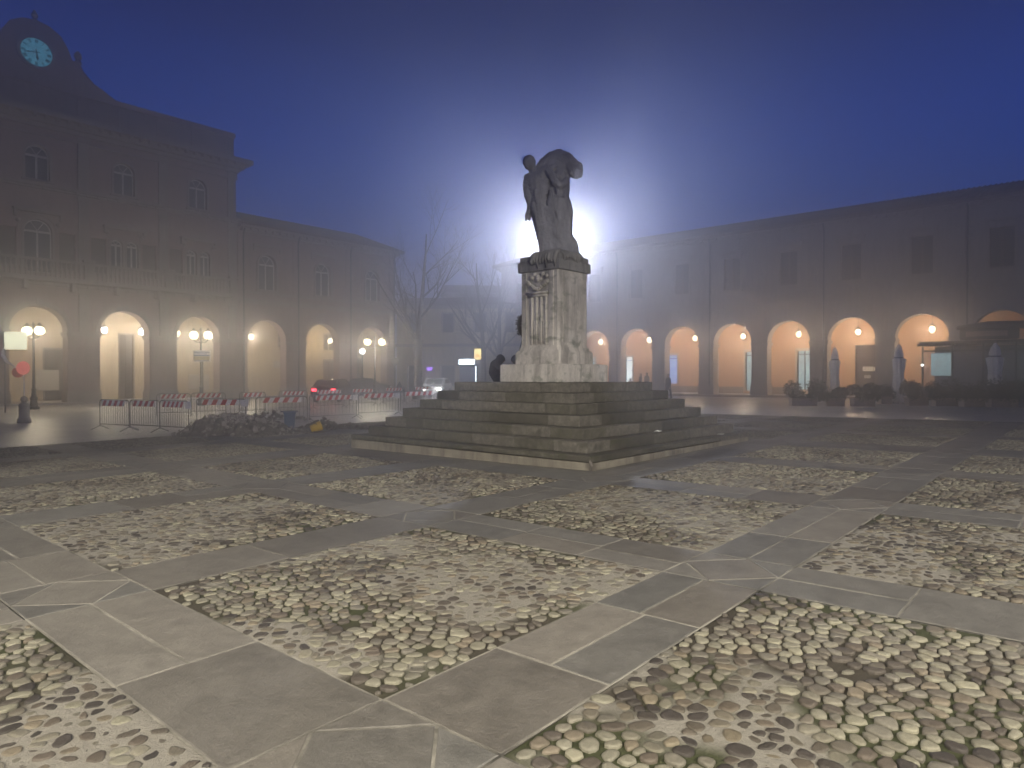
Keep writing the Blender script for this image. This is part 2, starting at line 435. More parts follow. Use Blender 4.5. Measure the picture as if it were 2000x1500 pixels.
for i, (a, b) in enumerate(Xl):
    for j, (c, d) in enumerate(Yl):
        if not visible((a+b)/2, (c+d)/2, 0.4) : pass
        if in_steps(a, b, c, d): clip_strip(a, b, c, d)
        else: panels.append((a, b, c, d))
for (a, b) in xg:
    for (c, d) in Yl: clip_strip(a, b, c, d)
for (c, d) in yg:
    for (a, b) in Xl: clip_strip(a, b, c, d)
for (a, b) in xg:
    for (c, d) in yg:
        if not (b < SX or a > SX+SW or d < SY or c > SY+SW): clip_strip(a, b, c, d); continue
        if visible((a+b)/2, (c+d)/2, .2): joint.face([(x, y, gz(x, y)-.0045) for x, y in ((a, c), (b, c), (b, d), (a, d))])
        m1 = ((a+b)/2, c); m2 = (b, (c+d)/2); m3 = ((a+b)/2, d); m4 = (a, (c+d)/2)
        add_slab([m1, m2, m3, m4]); add_slab([(a, c), m1, m4]); add_slab([m1, (b, c), m2]); add_slab([m2, (b, d), m3]); add_slab([m3, (a, d), m4])
o = slab.build('pavement', M['slab'])
tag(o, 'grey stone slab bands crossing between the cobbled squares', 'pavement', kind='structure')

o = joint.build('pavement_joints', M['grout'])
tag(o, 'pale mortar joints between the paving slabs of the square', 'pavement', kind='structure')
# ---- cobbles : four voronoi tiles reused over the panels
TS = 3.1
def make_tile(seed):
    rnd = random.Random(seed); seeds = []
    ang = YAW-PI/2; ca, sa = math.cos(ang), math.sin(ang); st = 1.45; sp = 0.079
    R = TS*1.0
    n = int(R/sp)+3
    for j in range(-n, n):
        for i in range(-n, n):
            u = (i+0.5*(j % 2)+rnd.uniform(-.45, .45))*sp*st; v = (j*0.88+rnd.uniform(-.43, .43))*sp
            x = TS/2+u*ca-v*sa; y = TS/2+u*sa+v*ca
            if -0.15 < x < TS+0.15 and -0.15 < y < TS+0.15: seeds.append((x, y))
    cell = {}
    for k, (x, y) in enumerate(seeds): cell.setdefault((int(x//0.2), int(y//0.2)), []).append(k)
    out = []
    for k, (x, y) in enumerate(seeds):
        if not (0.0 < x < TS and 0.0 < y < TS): continue
        if rnd.random() < 0.03: continue
        poly = [(-.2, -.2), (.2, -.2), (.2, .2), (-.2, .2)]
        cx, cy = int(x//0.2), int(y//0.2)
        for a in (-1, 0, 1):
            for b in (-1, 0, 1):
                for m in cell.get((cx+a, cy+b), ()):
                    if m == k: continue
                    dx, dy = seeds[m][0]-x, seeds[m][1]-y; h = (dx*dx+dy*dy)/2
                    if h > 0.05: continue
                    new = []
                    for q in range(len(poly)):
                        p0, p1 = poly[q-1], poly[q]
                        s0 = p0[0]*dx+p0[1]*dy-h; s1 = p1[0]*dx+p1[1]*dy-h
                        if (s0 <= 0) != (s1 <= 0):
                            t = s0/(s0-s1); new.append((p0[0]+(p1[0]-p0[0])*t, p0[1]+(p1[1]-p0[1])*t))
                        if s1 <= 0: new.append(p1)
                    poly = new
                    if len(poly) < 3: break
        if len(poly) < 3: continue
        gx = sum(p[0] for p in poly)/len(poly); gy = sum(p[1] for p in poly)/len(poly)
        poly = [(p[0]-gx, p[1]-gy) for p in poly]
        # radial resample -> rounded outline
        ns = 12; rr = []
        for q in range(ns):
            t = 2*PI*q/ns; dx, dy = math.cos(t), math.sin(t); best = 9
            for w in range(len(poly)):
                p0, p1 = poly[w-1], poly[w]; ex, ey = p1[0]-p0[0], p1[1]-p0[1]
                den = dx*ey-dy*ex
                if abs(den) < 1e-9: continue
                s = (p0[0]*ey-p0[1]*ex)/den; u = (p0[0]*dy-p0[1]*dx)/den
                if s > 0 and -1e-6 <= u <= 1+1e-6: best = min(best, s)
            rr.append(min(best, 0.125))
        k1 = [0.2*rr[q-1]+0.6*rr[q]+0.2*rr[(q+1) % ns] for q in range(ns)]
        k1 = [min(a, b*1.0) for a, b in zip(k1, rr)]
        kk = rnd.uniform(0.84, 0.955); aa = rnd.uniform(0, PI); an = rnd.uniform(0, .30)
        out.append((x+gx, y+gy, [r*kk*rnd.uniform(.92, 1.06)*(1-an*math.sin(2*PI*q/ns-aa)**2) for q, r in enumerate(k1)], rnd.random(), rnd.random(), rnd.uniform(-1, 1), rnd.uniform(-1, 1)))
    return out
tiles = [make_tile(s) for s in (1, 2, 3, 4)]
PAL = [(0.47, 0.44, 0.345), (0.40, 0.375, 0.295), (0.36, 0.33, 0.26), (0.30, 0.275, 0.22), (0.25, 0.22, 0.17), (0.32, 0.27, 0.19), (0.17, 0.145, 0.11), (0.20, 0.165, 0.12), (0.10, 0.085, 0.066)]
def cementy(x, y):
    v = noise.fractal(Vector((x*0.75, y*0.75, 3.3)), 1.0, 2.0, 3)
    return v + 0.12*noise.noise(Vector((x*7, y*7, 1)))
cobs = []; cob = MB(); cob.c = []; cob_far = MB(); cob_far.c = []
mor = MB(); mor.c = []
def mor_h(x, y):
    c = cementy(x, y); k = max(0.0, min(1.0, (c+0.11)/0.22))
    return -0.0095+0.0082*k+0.0020*noise.noise(Vector((x*16, y*16, 0))), k
for pi_, (a, b, c, d) in enumerate(panels):
    if not any(visible(x, y, 0.03) for x in (a, (a+b)/2, b) for y in (c, (c+d)/2, d)): continue
    Dm = (a+b)/2*FX+(c+d)/2*FY
    tl = tiles[pi_ % 4]; fx = random.random() < 0.5; fy = random.random() < 0.5
    ox = random.uniform(0, TS-(b-a)) if TS > b-a else 0; oy = random.uniform(0, TS-(d-c)) if TS > d-c else 0
    wornx = random.uniform(-0.15, 0.15)
    tone = random.uniform(0.9, 1.06)
    # bedding
    n = 90 if Dm < 7.5 else 32
    n0 = len(mor.v)
    for j in range(n+1):
        for i in range(n+1):
            x = a+(b-a)*i/n; y = c+(d-c)*j/n; h, k = mor_h(x, y)
            e = min(x-a, b-x, y-c, d-y)
            if e < 0.03: h = -0.014+0.006*k
            mor.v.append((x, y, gz(x, y)+h))
            mossy = max(0.0, min(1.0, (noise.noise(Vector((x*1.1+9, y*1.1, 5)))+0.10)*3.2))
            soil = (0.055-.006*mossy, 0.045+0.010*mossy, 0.029-0.012*mossy)
            cem = (0.30, 0.278, 0.23)
            kk = k*k*(3-2*k)
            mor.c.append((*[soil[q]*(1-kk)+cem[q]*kk for q in range(3)], 1))
    for j in range(n):
        for i in range(n):
            q = n0+j*(n+1)+i; mor.f.append((q, q+1, q+n+2, q+n+1)); mor.m.append(0)
    for (tx, ty, rr, r1, r2, ta, tb) in tl:
        x = a-ox+tx; y = c-oy+ty
        e = min(x-a, b-x, y-c, d-y)
        if e < 0.018: continue
        if e < 0.05: lim = e/0.05
        else: lim = 1.0
        D = x*FX+y*FY; s = x*RX+y*RY
        if D < 1.5 or abs(s)/D > 0.80: continue
        k = mor_h(x, y)[1]
        z = gz(x, y)+(-0.0002+0.0045*r1)-(0.0045 if (k > 0.4 and r1 < 0.35) else 0)*1.0
        dark = noise.noise(Vector((x*0.9, y*0.9, 7.7)))+wornx
        idx = r2*8.3-.2+max(-1.2, min(2.2, dark*4.5))
        if k > 0.5: idx += 1.0
        col = PAL[int(max(0, min(len(PAL)-1, idx)))]
        vv = 0.52+0.24*r1
        col = (col[0]*vv*tone, col[1]*vv*tone, col[2]*vv*tone*(0.93+0.14*r2), 1)
        near = D < 9.5
        ns = 12 if near else 6; step = 1 if near else 2
        rings = ((1.0, -0.018), (0.99, -0.004), (0.93, 0.0012), (0.62, 0.0022)) if near else ((1.0, -0.012), (0.85, 0.003), (0.45, 0.007))
        mbx = cob
        n0 = len(mbx.v)
        for sc, dz in rings:
            for q in range(ns):
                t = 2*PI*(q*step)/12; r = rr[q*step]*sc*lim
                px_, py_ = r*math.cos(t), r*math.sin(t)
                mbx.v.append((x+px_, y+py_, z+dz+0.055*(ta*px_+tb*py_)*1.2))
        mbx.v.append((x, y, z+0.0022+0.002*r2)); nr = len(rings)
        mbx.c += [col]*(ns*nr+1)
        for w in range(nr-1):
            for q in range(ns):
                p = n0+w*ns+q; p2 = n0+w*ns+(q+1) % ns; mbx.f.append((p, p2, p2+ns, p+ns)); cobs.append(w >= 1)
        for q in range(ns): mbx.f.append((n0+(nr-1)*ns+q, n0+(nr-1)*ns+(q+1) % ns, n0+nr*ns)); cobs.append(True)
cob.m = []
o = cob.build('cobblestones', M['cobble'], None, True)
o.data.polygons.foreach_set('use_smooth', cobs)
tag(o, 'cream and brown river cobbles set in squares between the slab bands', 'cobblestones', kind='structure')
o = mor.build('cobble_bedding', M['mortar'], None, True)
tag(o, 'pale cement and mossy soil in which the cobbles are set', 'ground', kind='structure')

# ================================================================== MONUMENT
z1 = 0.216; TOPZ = 1.45; rise = (TOPZ-z1)/6
st = thing('stepped_base', 'square mossy stone base of seven steps under the war monument', 'stepped base', (SX+SW/2, SY+SW/2, 0))
HW = SW/2
# inset chosen so that the top level spans as in the photograph
INS = 0.287
for k in range(7):
    h = HW-k*INS; zt = z1+k*rise; zb = (-0.25 if k == 0 else zt-rise)
    b = MB()
    if k == 0:
        b.box(-h, h, -h, h, zb, zt-0.115, 1)
        q = -h
        while q < h-.01:
            e = min(h, q+random.uniform(.9, 1.8)); e = h if h-e < .5 else e
            for sg_ in (-1, 1):
                y0, y1 = sorted((sg_*(h+random.uniform(.002, .012)), sg_*(h-.7)))
                b.box(q+.003, e-.003, y0, y1, zt-.095-random.uniform(0, .03), zt+random.uniform(-.004, .004), random.choice((0, 2, 3)), .012)
                if -h+.7 < q and e < h-.7: b.box(y0, y1, q+.003, e-.003, zt-.10, zt+random.uniform(-.004, .004), random.choice((0, 2, 3)), .012)
                else: b.box(*sorted((sg_*(h+.006), sg_*(h-.69))), max(-h+.7, q)+.002, min(h-.7, e)-.002, zt-.10, zt-.001, 0, .012) if min(h-.7, e) > max(-h+.7, q)+.1 else None
            q = e
    else:
        # slight unevenness: each tread made of several blocks along every side
        edges = []
        def blocks(L):
            c = [-L]
            while c[-1] < L: 
                q = c[-1]+random.uniform(0.9, 1.7)
                c.append(L if L-q < 0.5 else q)
            return c
        w = min(0.75, h)
        for side in range(4):
            cs = blocks(h-w) if h-w > 0.5 else [-(h-w), h-w]
            for p, q in zip(cs[:-1], cs[1:]):
                e = random.uniform(0, 0.008); dz = random.uniform(-0.004, 0.004)
                if side == 0: b.box(p+.003, q-.003, -h-e, -h+w-.003, zb+.001, zt+dz, random.choice((0, 0, 2, 3)), 0.011)
                if side == 1: b.box(p+.003, q-.003, h-w+.003, h+e, zb+.001, zt+dz, random.choice((0, 0, 2, 3)), 0.011)
                if side == 2: b.box(-h-e, -h+w-.003, p+.003, q-.003, zb+.001, zt+dz, random.choice((0, 0, 2, 3)), 0.011)
                if side == 3: b.box(h-w+.003, h+e, p+.003, q-.003, zb+.001, zt+dz, random.choice((0, 0, 2, 3)), 0.011)
        for sx in (-1, 1):
            for sy in (-1, 1):
                e = random.uniform(0, 0.006)
                x0, x1 = sorted((sx*(h+e), sx*(h-w+.003))); y0, y1 = sorted((sy*(h+e), sy*(h-w+.003)))
                b.box(x0, x1, y0, y1, zb+.001, zt+random.uniform(-.003, .003), random.choice((0, 2, 3)), 0.011)
        b.box(-h+w, h-w, -h+w, h-w, zb+.001, zt-0.006, 0)
    b.build('step', [M['steps'], M['steplow'], M['stepslight'], M['stepsdark']], st)
# chipped near corner
b = MB(); b.tube([(-HW-0.012, -HW+0.03, 0.15), (-HW-0.016, -HW-0.012, 0.06), (-HW-0.012, -HW+0.01, -0.04)], [0.02, 0.035, 0.02], 6)
b.build('crack', M['earth'], st)

CX, CY = SX+SW/2, SY+SW/2
pd = thing('pedestal', 'weathered pale marble pedestal with carved relief on top of the steps', 'pedestal', (CX, CY, TOPZ))
def cham(a, c): return [(-a+c, -a), (a-c, -a), (a, -a+c), (a, a-c), (a-c, a), (-a+c, a), (-a, a-c), (-a, -a+c)]
b = MB(); b.box(-.92, .92, -.92, .92, 0.0, 0.42, 0, 0.015); b.build('base_slab', M['marble'], pd)
b = MB(); b.prism(cham(.675, .03), 0.42, 0.70); b.prism(cham(.655, .03), 0.70, 0.74); b.prism(cham(.62, .06), 0.74, 0.81); b.prism(cham(.595, .06), 0.81, 0.86); b.build('plinth', M['marble'], pd)
b = MB(); b.prism(cham(.575, .05), 0.86, 2.60); b.build('shaft', M['marble'], pd)
b = MB()     # pilaster folded around the near corner, and shallow panels
b.box(-.60, -.575, -.42, -.30, 0.87, 2.58); b.box(-.60, -.575, .38, .52, 0.87, 2.58)
b.box(-.40, .50, -.593, -.575, 0.93, 2.54)
b.build('pilaster', M['marble'], pd)
b = MB()     # carved fountain relief on the left face: basin, columns, swag
b.box(-.66, -.575, -.28, .36, 2.06, 2.12, 0, .01); b.box(-.63, -.575, -.24, .32, 2.0, 2.06, 0, .01)
for y in (-.20, -.06, .08, .22): b.tube([(-.582, y, .88), (-.585, y, 1.5), (-.582, y, 2.0)], [.032, .027, .034], 8)
for y in (-.13, .01, .15): b.box(-.585, -.574, y-.03, y+.03, .90, 1.45)
for k in range(11):
    t = k/10; b.ball((-.605, -.26+t*.6, 2.34-.14*math.sin(PI*t)+.02*math.sin(9*t)), .042+.02*random.random(), 8, 6)
for k in range(7): b.ball((-.60, random.uniform(-.25, .35), random.uniform(2.4, 2.54)), .045+.02*random.random(), 8, 6)
b.build('relief', M['marble'], pd, True)
b = MB(); b.box(-.625, .625, -.625, .625, 2.60, 2.84, 0, .018); b.box(-.585, .585, -.585, .585, 2.84, 2.975, 0, .015); b.build('cap', M['capstone'], pd)

# ---- statue (two standing figures), one continuous carved surface
ZB = TOPZ+2.975
su = thing('statue', 'dark stone statue of a standing woman and a second bowed draped figure', 'statue', (CX, CY, ZB))
sm = MB(); KP = 0.002268
def sp(zx, zy, d=0.0):
    a = (zx-662)*KP; z = (1285-zy)*KP
    return (a*RX+d*FX, a*RY+d*FY, z)
def limb(pts, d0=0.0):
    P = [(sp(p[0], p[1], (p[3] if len(p) > 3 else d0)), p[2]*KP*1.06) for p in pts]
    for (a, ra), (b_, rb) in zip(P[:-1], P[1:]): sm.cap(a, b_, ra, rb)
limb([(393, 280, 66, -.10), (400, 302, 62, -.1)])
limb([(385, 262, 40, -.02), (372, 280, 42, 0)])                     # hair knot
limb([(425, 340, 42, -.05), (470, 400, 62, -.02), (520, 440, 100, 0)])
limb([(420, 440, 62, 0), (500, 430, 95, .02), (600, 430, 105, .05), (700, 470, 92, .05)])
limb([(470, 500, 108, -.02), (500, 620, 100, -.03), (510, 720, 112, -.03)])
limb([(395, 450, 60, -.02), (375, 520, 50, -.02), (388, 620, 47, -.05), (412, 720, 40, -.07), (392, 790, 26, -.08), (372, 840, 24, -.08), (362, 885, 13, -.08)])
limb([(392, 820, 20, -.06), (400, 885, 14, -.06)])
limb([(510, 720, 118, 0), (545, 860, 115, 0), (575, 1000, 112, 0), (610, 1130, 112, 0), (640, 1250, 115, 0)])
limb([(560, 740, 120, .06), (640, 900, 125, .08), (690, 1080, 125, .08), (720, 1240, 120, .08)])
# second figure
limb([(600, 430, 90, .03), (625, 540, 92, .02), (640, 660, 98, .03), (660, 800, 105, .04), (680, 1000, 110, .03)])
limb([(690, 500, 80, -.02), (700, 640, 84, -.02), (715, 760, 92, -.04)])
limb([(735, 470, 88, .02), (748, 560, 76, 0), (742, 650, 72, 0), (762, 740, 84, 0), (775, 800, 86, 0), (768, 920, 84, 0), (765, 1060, 88, 0), (800, 1180, 104, 0), (822, 1250, 98, 0)])
limb([(862, 1110, 36, -.05), (880, 1180, 38, -.05), (885, 1255, 34, -.05)])
# bowed upper body arching over to the right, with hanging hair
limb([(500, 345, 52, .06), (560, 290, 72, .06), (640, 240, 84, .05), (710, 222, 88, .03), (780, 250, 84, 0), (845, 310, 76, -.03), (885, 370, 62, -.06)])
limb([(905, 325, 50, -.08), (912, 380, 50, -.09), (890, 410, 44, -.09)])
limb([(930, 305, 24, -.08), (945, 360, 18, -.08)]); limb([(925, 420, 26, -.08), (900, 430, 24, -.08)])
limb([(835, 350, 50, -.1), (850, 390, 46, -.1), (872, 415, 40, -.1)])
limb([(560, 350, 90, .08), (660, 300, 100, .08), (760, 310, 88, .06)]); limb([(800, 330, 60, .02), (780, 400, 60, .02)])
# hugging arm
limb([(600, 400, 40, -.22), (630, 455, 38, -.27), (665, 515, 38, -.30), (715, 548, 37, -.29), (765, 525, 32, -.24), (790, 470, 28, -.18)])
limb([(700, 440, 60, -.12), (720, 400, 50, -.10)])
limb([(560, 370, 36, -.16), (620, 360, 34, -.18), (660, 340, 30, -.17)])
# knee and falling cloak at the foot
limb([(645, 1000, 40, -.26), (690, 1080, 46, -.28), (740, 1150, 46, -.26), (790, 1210, 50, -.2)])
# drapery folds
rf = random.Random(5)
for k in range(19):
    x0 = 430+k*19; y0 = rf.uniform(600, 820); x1 = 520+k*17+rf.uniform(-8, 8)
    if x0 > 655: y0 = rf.uniform(560, 700)
    dd = -.19-.05*math.sin(PI*(k+1)/23)
    if x0 > 655: dd = -.215
    pts = []
    for q in range(7):
        t = q/6; pts.append((x0*(1-t)+x1*t+8*math.sin(5*t+k), y0*(1-t)+rf.uniform(1225, 1275)*t, rf.uniform(13, 20), dd-.05-.045*t))
    limb(pts)
for k in range(5):
    pts = []
    for q in range(8):
        t = q/7; pts.append((590+k*22+150*t*t, 960+k*30+260*t-60*t*t, 12, -.30+.03*k*t))
    limb(pts)
for k in range(7):   # creases across the bodice
    limb([(420+k*14, 470+k*22, 12, -.20), (500+k*10, 520+k*18, 13, -.245), (590, 470+k*26, 10, -.21)])
# rocky ground of the figures, spilling over the cap
limb([(545, 1290, 36, 0), (700, 1290, 60, 0), (900, 1290, 38, 0)]); limb([(560, 1290, 40, -.25), (820, 1295, 40, -.25)]); limb([(600, 1290, 40, .25), (850, 1295, 40, .25)])
me = sm.mesh('figures', M['statue'])
fo = link_mesh('figures', me, su)
rm = fo.modifiers.new('r', 'REMESH'); rm.mode = 'VOXEL'; rm.voxel_size = 0.017; rm.use_smooth_shade = True
smo = fo.modifiers.new('s', 'SMOOTH'); smo.iterations = 1; smo.factor = 0.5
tx = bpy.data.textures.new('chisel', 'CLOUDS'); tx.noise_scale = 0.07
dp = fo.modifiers.new('d', 'DISPLACE'); dp.texture = tx; dp.strength = 0.032; dp.mid_level = 0.5
# cloth spilling over the cap edge
cm = MB()
for k in range(9):
    u = -.50+k*.085
    pts = [(-.30-.02*k, u, .03), (-.50, u-.01, .05), (-.605, u, .0), (-.645, u+.01, -.12-.05*math.sin(k*1.7)), (-.64, u, -.26-.06*math.cos(k*2.1))]
    cm.tube(pts, [.07, .06, .05, .045, .02], 8)
for k in range(8):
    u = -.45+k*.1
    cm.tube([(u, -.35, .03), (u, -.55, .04), (u+.02, -.62, -.04), (u+.01, -.645, -.13-.04*math.cos(k*1.3))], [.06, .055, .045, .02], 8)
cm.build('cloak_hem', M['capstone'], su, True)

# ---- wreath on its stand leaning against the left side
wr = thing('wreath', 'dried brown laurel wreath on a thin easel against the pedestal side', 'wreath', (CX-.20, CY+.62, TOPZ))
b = MB(); rw = random.Random(3)
for k in range(260):
    t = rw.uniform(0, 2*PI); u = rw.uniform(0, 2*PI); R0 = .27; r = .075
    c = Vector(((R0+r*math.cos(u))*math.cos(t), .10+r*math.sin(u)*.8, 1.38+(R0+r*math.cos(u))*math.sin(t)))
    d = Vector((rw.uniform(-1, 1), rw.uniform(-1, 1), rw.uniform(-1, 1))).normalized(); e = d.orthogonal().normalized()
    b.face([c-d*.05, c+e*.018, c+d*.05, c-e*.018])
b.tube([(.27*math.cos(2*PI*k/16), .10, 1.38+.27*math.sin(2*PI*k/16)) for k in range(17)], .045, 8)
b.build('ring', M['wreath'], wr)
for (dx, dy) in ((-.26, .30), (.26, .30), (0, .03)):
    b = MB(); b.tube([(dx*.3, .08, 1.25), (dx, dy+.06, .42 if dy < .3 else 0.0)], .012, 6); b.build('leg', M['iron'], wr)

# ---- people (continuous bodies grown from tapered capsules)
def person(name, label, loc, rz, joints, parts, group=None):
    p = thing(name, label, 'person', loc, rz, group)
    for pname, mat, chains, vox in parts:
        b = MB()
        for ch in chains:
            for (a, b_) in zip(ch[:-1], ch[1:]): b.cap(a[:3], b_[:3], a[3], b_[3])
        ob = link_mesh(pname, b.mesh(pname, mat), p)
        r = ob.modifiers.new('r', 'REMESH'); r.mode = 'VOXEL'; r.voxel_size = vox; r.use_smooth_shade = True
        s_ = ob.modifiers.new('s', 'SMOOTH'); s_.iterations = 2
    return p
def hand(cx, cy, cz, sgn, down=True):
    ch = [[(cx, cy, cz, .033), (cx, cy+.015, cz-.055, .030)]]
    for k in range(4):
        o_ = -.027+.018*k; L = (.065, .075, .07, .055)[k]
        ch.append([(cx+o_*.5, cy+.02+o_, cz-.07, .010), (cx+o_*.5, cy+.03+o_, cz-.07-L*.6, .009), (cx+o_*.5-sgn*.008, cy+.028+o_, cz-.07-L, .008)])
    ch.append([(cx, cy-.03, cz-.02, .012), (cx, cy-.055, cz-.07, .010)])
    return ch
def standing(H=1.72, step=.06):
    k = H/1.72
    body = [[(0, 0, 1.60*k, .095), (0, .01, 1.53*k, .085)], [(0, -.01, 1.50*k, .055), (0, 0, 1.40*k, .06)], [(0, .085, 1.57*k, .022), (0, .09, 1.55*k, .02)]]
    body += [[(.09*s_, 0, 1.57*k, .022), (.092*s_, 0, 1.54*k, .02)] for s_ in (-1, 1)]
    body += [[(0, 0, 1.35*k, .12), (0, 0, .95*k, .12)]]
    for s_ in (-1, 1):
        body += [[(.17*s_, 0, 1.37*k, .05), (.21*s_, -.01, 1.10*k, .042), (.21*s_, .03, .86*k, .03)]]
        body += hand(.21*s_, .035, .83*k, s_)
        body += [[(.09*s_, 0, .9*k, .085), (.10*s_, step*s_, .5*k, .06), (.10*s_, step*1.5*s_, .08*k, .042)]]
    coat = [[(-.13, 0, 1.38*k, .085), (.13, 0, 1.38*k, .085)], [(0, 0, 1.36*k, .15), (0, 0, 1.1*k, .155), (0, 0, .8*k, .175)], [(-.07, 0, 1.3*k, .13), (-.07, 0, .78*k, .13)], [(.07, 0, 1.3*k, .13), (.07, 0, .78*k, .13)]]
    for s_ in (-1, 1): coat += [[(.17*s_, 0, 1.37*k, .072), (.215*s_, -.01, 1.10*k, .062), (.215*s_, .03, .87*k, .052)]]
    tr = []
    for s_ in (-1, 1): tr += [[(.09*s_, 0, .85*k, .105), (.10*s_, step*s_, .5*k, .08), (.10*s_, step*1.5*s_, .09*k, .065)], [(.10*s_, step*1.5*s_-.02, .05, .05), (.10*s_, step*1.5*s_+.13, .045, .042)]]
    hair = [[(0, -.02, 1.64*k, .10), (0, -.035, 1.57*k, .095)]]
    return body, coat, tr, hair
for i, (px, D, H, lab, cm_, rz) in enumerate(((1251, 57.6, 1.66, 'shorter person in a dark coat standing left of a pair before the arcade', 'coat', 0.3), (1263, 57.2, 1.74, 'taller person in a grey coat standing at right of a pair before the arcade', 'coat2', -0.4), (1305, 47.5, 1.76, 'lone person in a dark coat walking past the blue lit window', 'coat', 1.2))):
    bd, ct, tr, hr = standing(H, 0.05 if i < 2 else 0.14)
    x, y = at(px, D)
    person('person', lab, (x, y, .125 if i < 2 else gz(x, y)), rz, None, [('body', M['skin'], bd, .016), ('coat', M[cm_], ct, .02), ('trousers', M['trousers'], tr, .02), ('hair', M['hair'], hr, .02)], 'people before the right arcade')
# hunched seated person beside the pedestal: local +x is the way he faces (to the right in the picture)
hs = [(0.02, 0, .08, .16), (-.07, 0, .25, .17), (-.05, 0, .42, .155), (.03, 0, .52, .11)]
coat = [hs, [(.03, 0, .52, .11), (.07, 0, .60, .115), (.10, 0, .585, .10)], [(0, -.13, .46, .085), (0, .13, .46, .085)],
        [(0, .17, .45, .07), (.12, .2, .28, .06), (.34, .12, .33, .05)], [(0, -.17, .45, .07), (.12, -.2, .28, .06), (.34, -.12, .33, .05)]]
legs = [[(.02, .1, .10, .10), (.36, .12, .34, .075), (.42, .12, .06, .055), (.52, .12, .04, .045)], [(.02, -.1, .10, .10), (.36, -.12, .34, .075), (.42, -.12, .06, .055), (.52, -.12, .04, .045)]]
bodyc = [[(.10, 0, .58, .085), (.11, 0, .56, .08)], [(.185, 0, .56, .018), (.195, 0, .55, .015)], [(.06, 0, .5, .05), (0, 0, .4, .06)], [(0, 0, .4, .09), (0, 0, .1, .09)]]
for s_ in (-1, 1):
    bodyc += [[(.02, .15*s_, .44, .04), (.12, .2*s_, .28, .035), (.36, .12*s_, .33, .028)]]
    for k in range(4): bodyc += [[(.37, (.09+.018*k)*s_, .34, .011), (.415, (.09+.018*k)*s_, .34, .009), (.435, (.09+.018*k)*s_, .315, .008)]]
    bodyc += [[(.36, .09*s_, .34, .013), (.395, .065*s_, .35, .010)]]
x, y = at(972, 17.9)
person('person', 'hunched hooded person in a dark coat sitting left of the pedestal slab', (x, y, TOPZ), YAW-PI/2, None, [('body', M['skin'], bodyc, .012), ('coat', M['coat'], coat, .014), ('trousers', M['trousers'], legs, .014)])
x, y = at(1012, 18.3)
person('person', 'second seated person mostly hidden behind the pedestal foot under the wreath', (x, y, TOPZ), YAW+PI/2, None, [('body', M['skin'], bodyc, .012), ('coat', M['coat'], coat, .014), ('trousers', M['trousers'], legs, .014)])

# litter on the steps
for (fx_, k, lab) in ((0.44, 1, 'white crumpled paper scrap lying on a right hand step'), (0.80, 0, 'small white paper scrap at the far end of the lowest step')):
    h = HW-k*INS; x = CX-h+fx_*2*h; y = CY-h+.12; z = z1+k*rise
    b = MB(); rr_ = random.Random(k)
    n = 6
    for j in range(n+1):
        for i in range(n+1): b.v.append((-.09+.18*i/n, -.05+.1*j/n, .012+.03*rr_.random()))
    for j in range(n):
        for i in range(n): q = j*(n+1)+i; b.f.append((q, q+1, q+n+2, q+n+1)); b.m.append(0)
    o = b.build('paper_scrap', M['paper']); o.location = (x, y, z); tag(o, lab, 'litter')

# ================================================================== BUILDINGS
def sill_and_frame(root, x0, x1, z0, z1, y, arched, kind, label=None):
    """kind: shutter / cross"""
    fr = MB(); t = .09
    r = (x1-x0)/2
    zt = z1-r if arched else z1
    fr.box(x0-.14, x0, -0.05, y, z0-.0, zt); fr.box(x1, x1+.14, -0.05, y, z0, zt)
    if arched: arc_band(fr, (x0+x1)/2, zt, r, r+.14, -0.05, y, seg=12)
    else: fr.box(x0-.14, x1+.14, -0.05, y, z1, z1+.14)
    w = fr.build('window', M['trim'], root)
    if label: w['label'] = label
    p = MB()
    if arched: arch_pane(p, x0, x1, z0, z1, y+.08)
    else: p.face([(x0, y+.08, z0), (x1, y+.08, z0), (x1, y+.08, z1), (x0, y+.08, z1)])
    if kind == 'shutter':
        q = MB(); xm = (x0+x1)/2
        for a, b_ in ((x0+.02, xm-.01), (xm+.01, x1-.02)):
            q.box(a, a+.07, y-.02, y+.03, z0+.02, z1-.02); q.box(b_-.07, b_, y-.02, y+.03, z0+.02, z1-.02)
            n = 22
            for k in range(n):
                z = z0+.05+(z1-z0-.1)*k/n
                q.obox(((a+b_)/2, y+.005, z+.03), (1, 0, 0), (0, .8, -.6), (0, .6, .8), (b_-a)/2-.07, .03, .006)
            q.box(a, b_, y-.02, y+.03, z1-.12, z1-.02); q.box(a, b_, y-.02, y+.03, z0+.02, z0+.12)
        q.build('shutter', M['shutter'], w)
    else:
        q = MB(); xm = (x0+x1)/2; zz = zt if arched else z0+(z1-z0)*.66
        q.box(xm-.05, xm+.05, y, y+.06, z0, zz-.05); q.box(x0, x1, y-.01, y+.06, zz-.05, zz+.07)
        q.box(x0, x0+.07, y, y+.055, z0, zz-.05); q.box(x1-.07, x1, y, y+.055, z0, zz-.05); q.box(x0+.07, xm-.05, y, y+.05, z0, z0+.08); q.box(xm+.05, x1-.07, y, y+.05, z0, z0+.08)
        if arched:
            arc_band(q, xm, zt, r-.07, r, y, y+.055, seg=12)
            for a in (PI/3, 2*PI/3): q.tube([(xm, y+.03, zt+.07), (xm+(r-.06)*math.cos(a), y+.03, zt+(r-.06)*math.sin(a))], .025, 5)
        q.build('joinery', M['whitewood'], w)
    p.build('pane', M['glass'], w)
    s_ = MB(); s_.box(x0-.22, x1+.22, -.17, y, z0-.14, z0-.003); s_.build('sill', M['trim'], w)
    return w
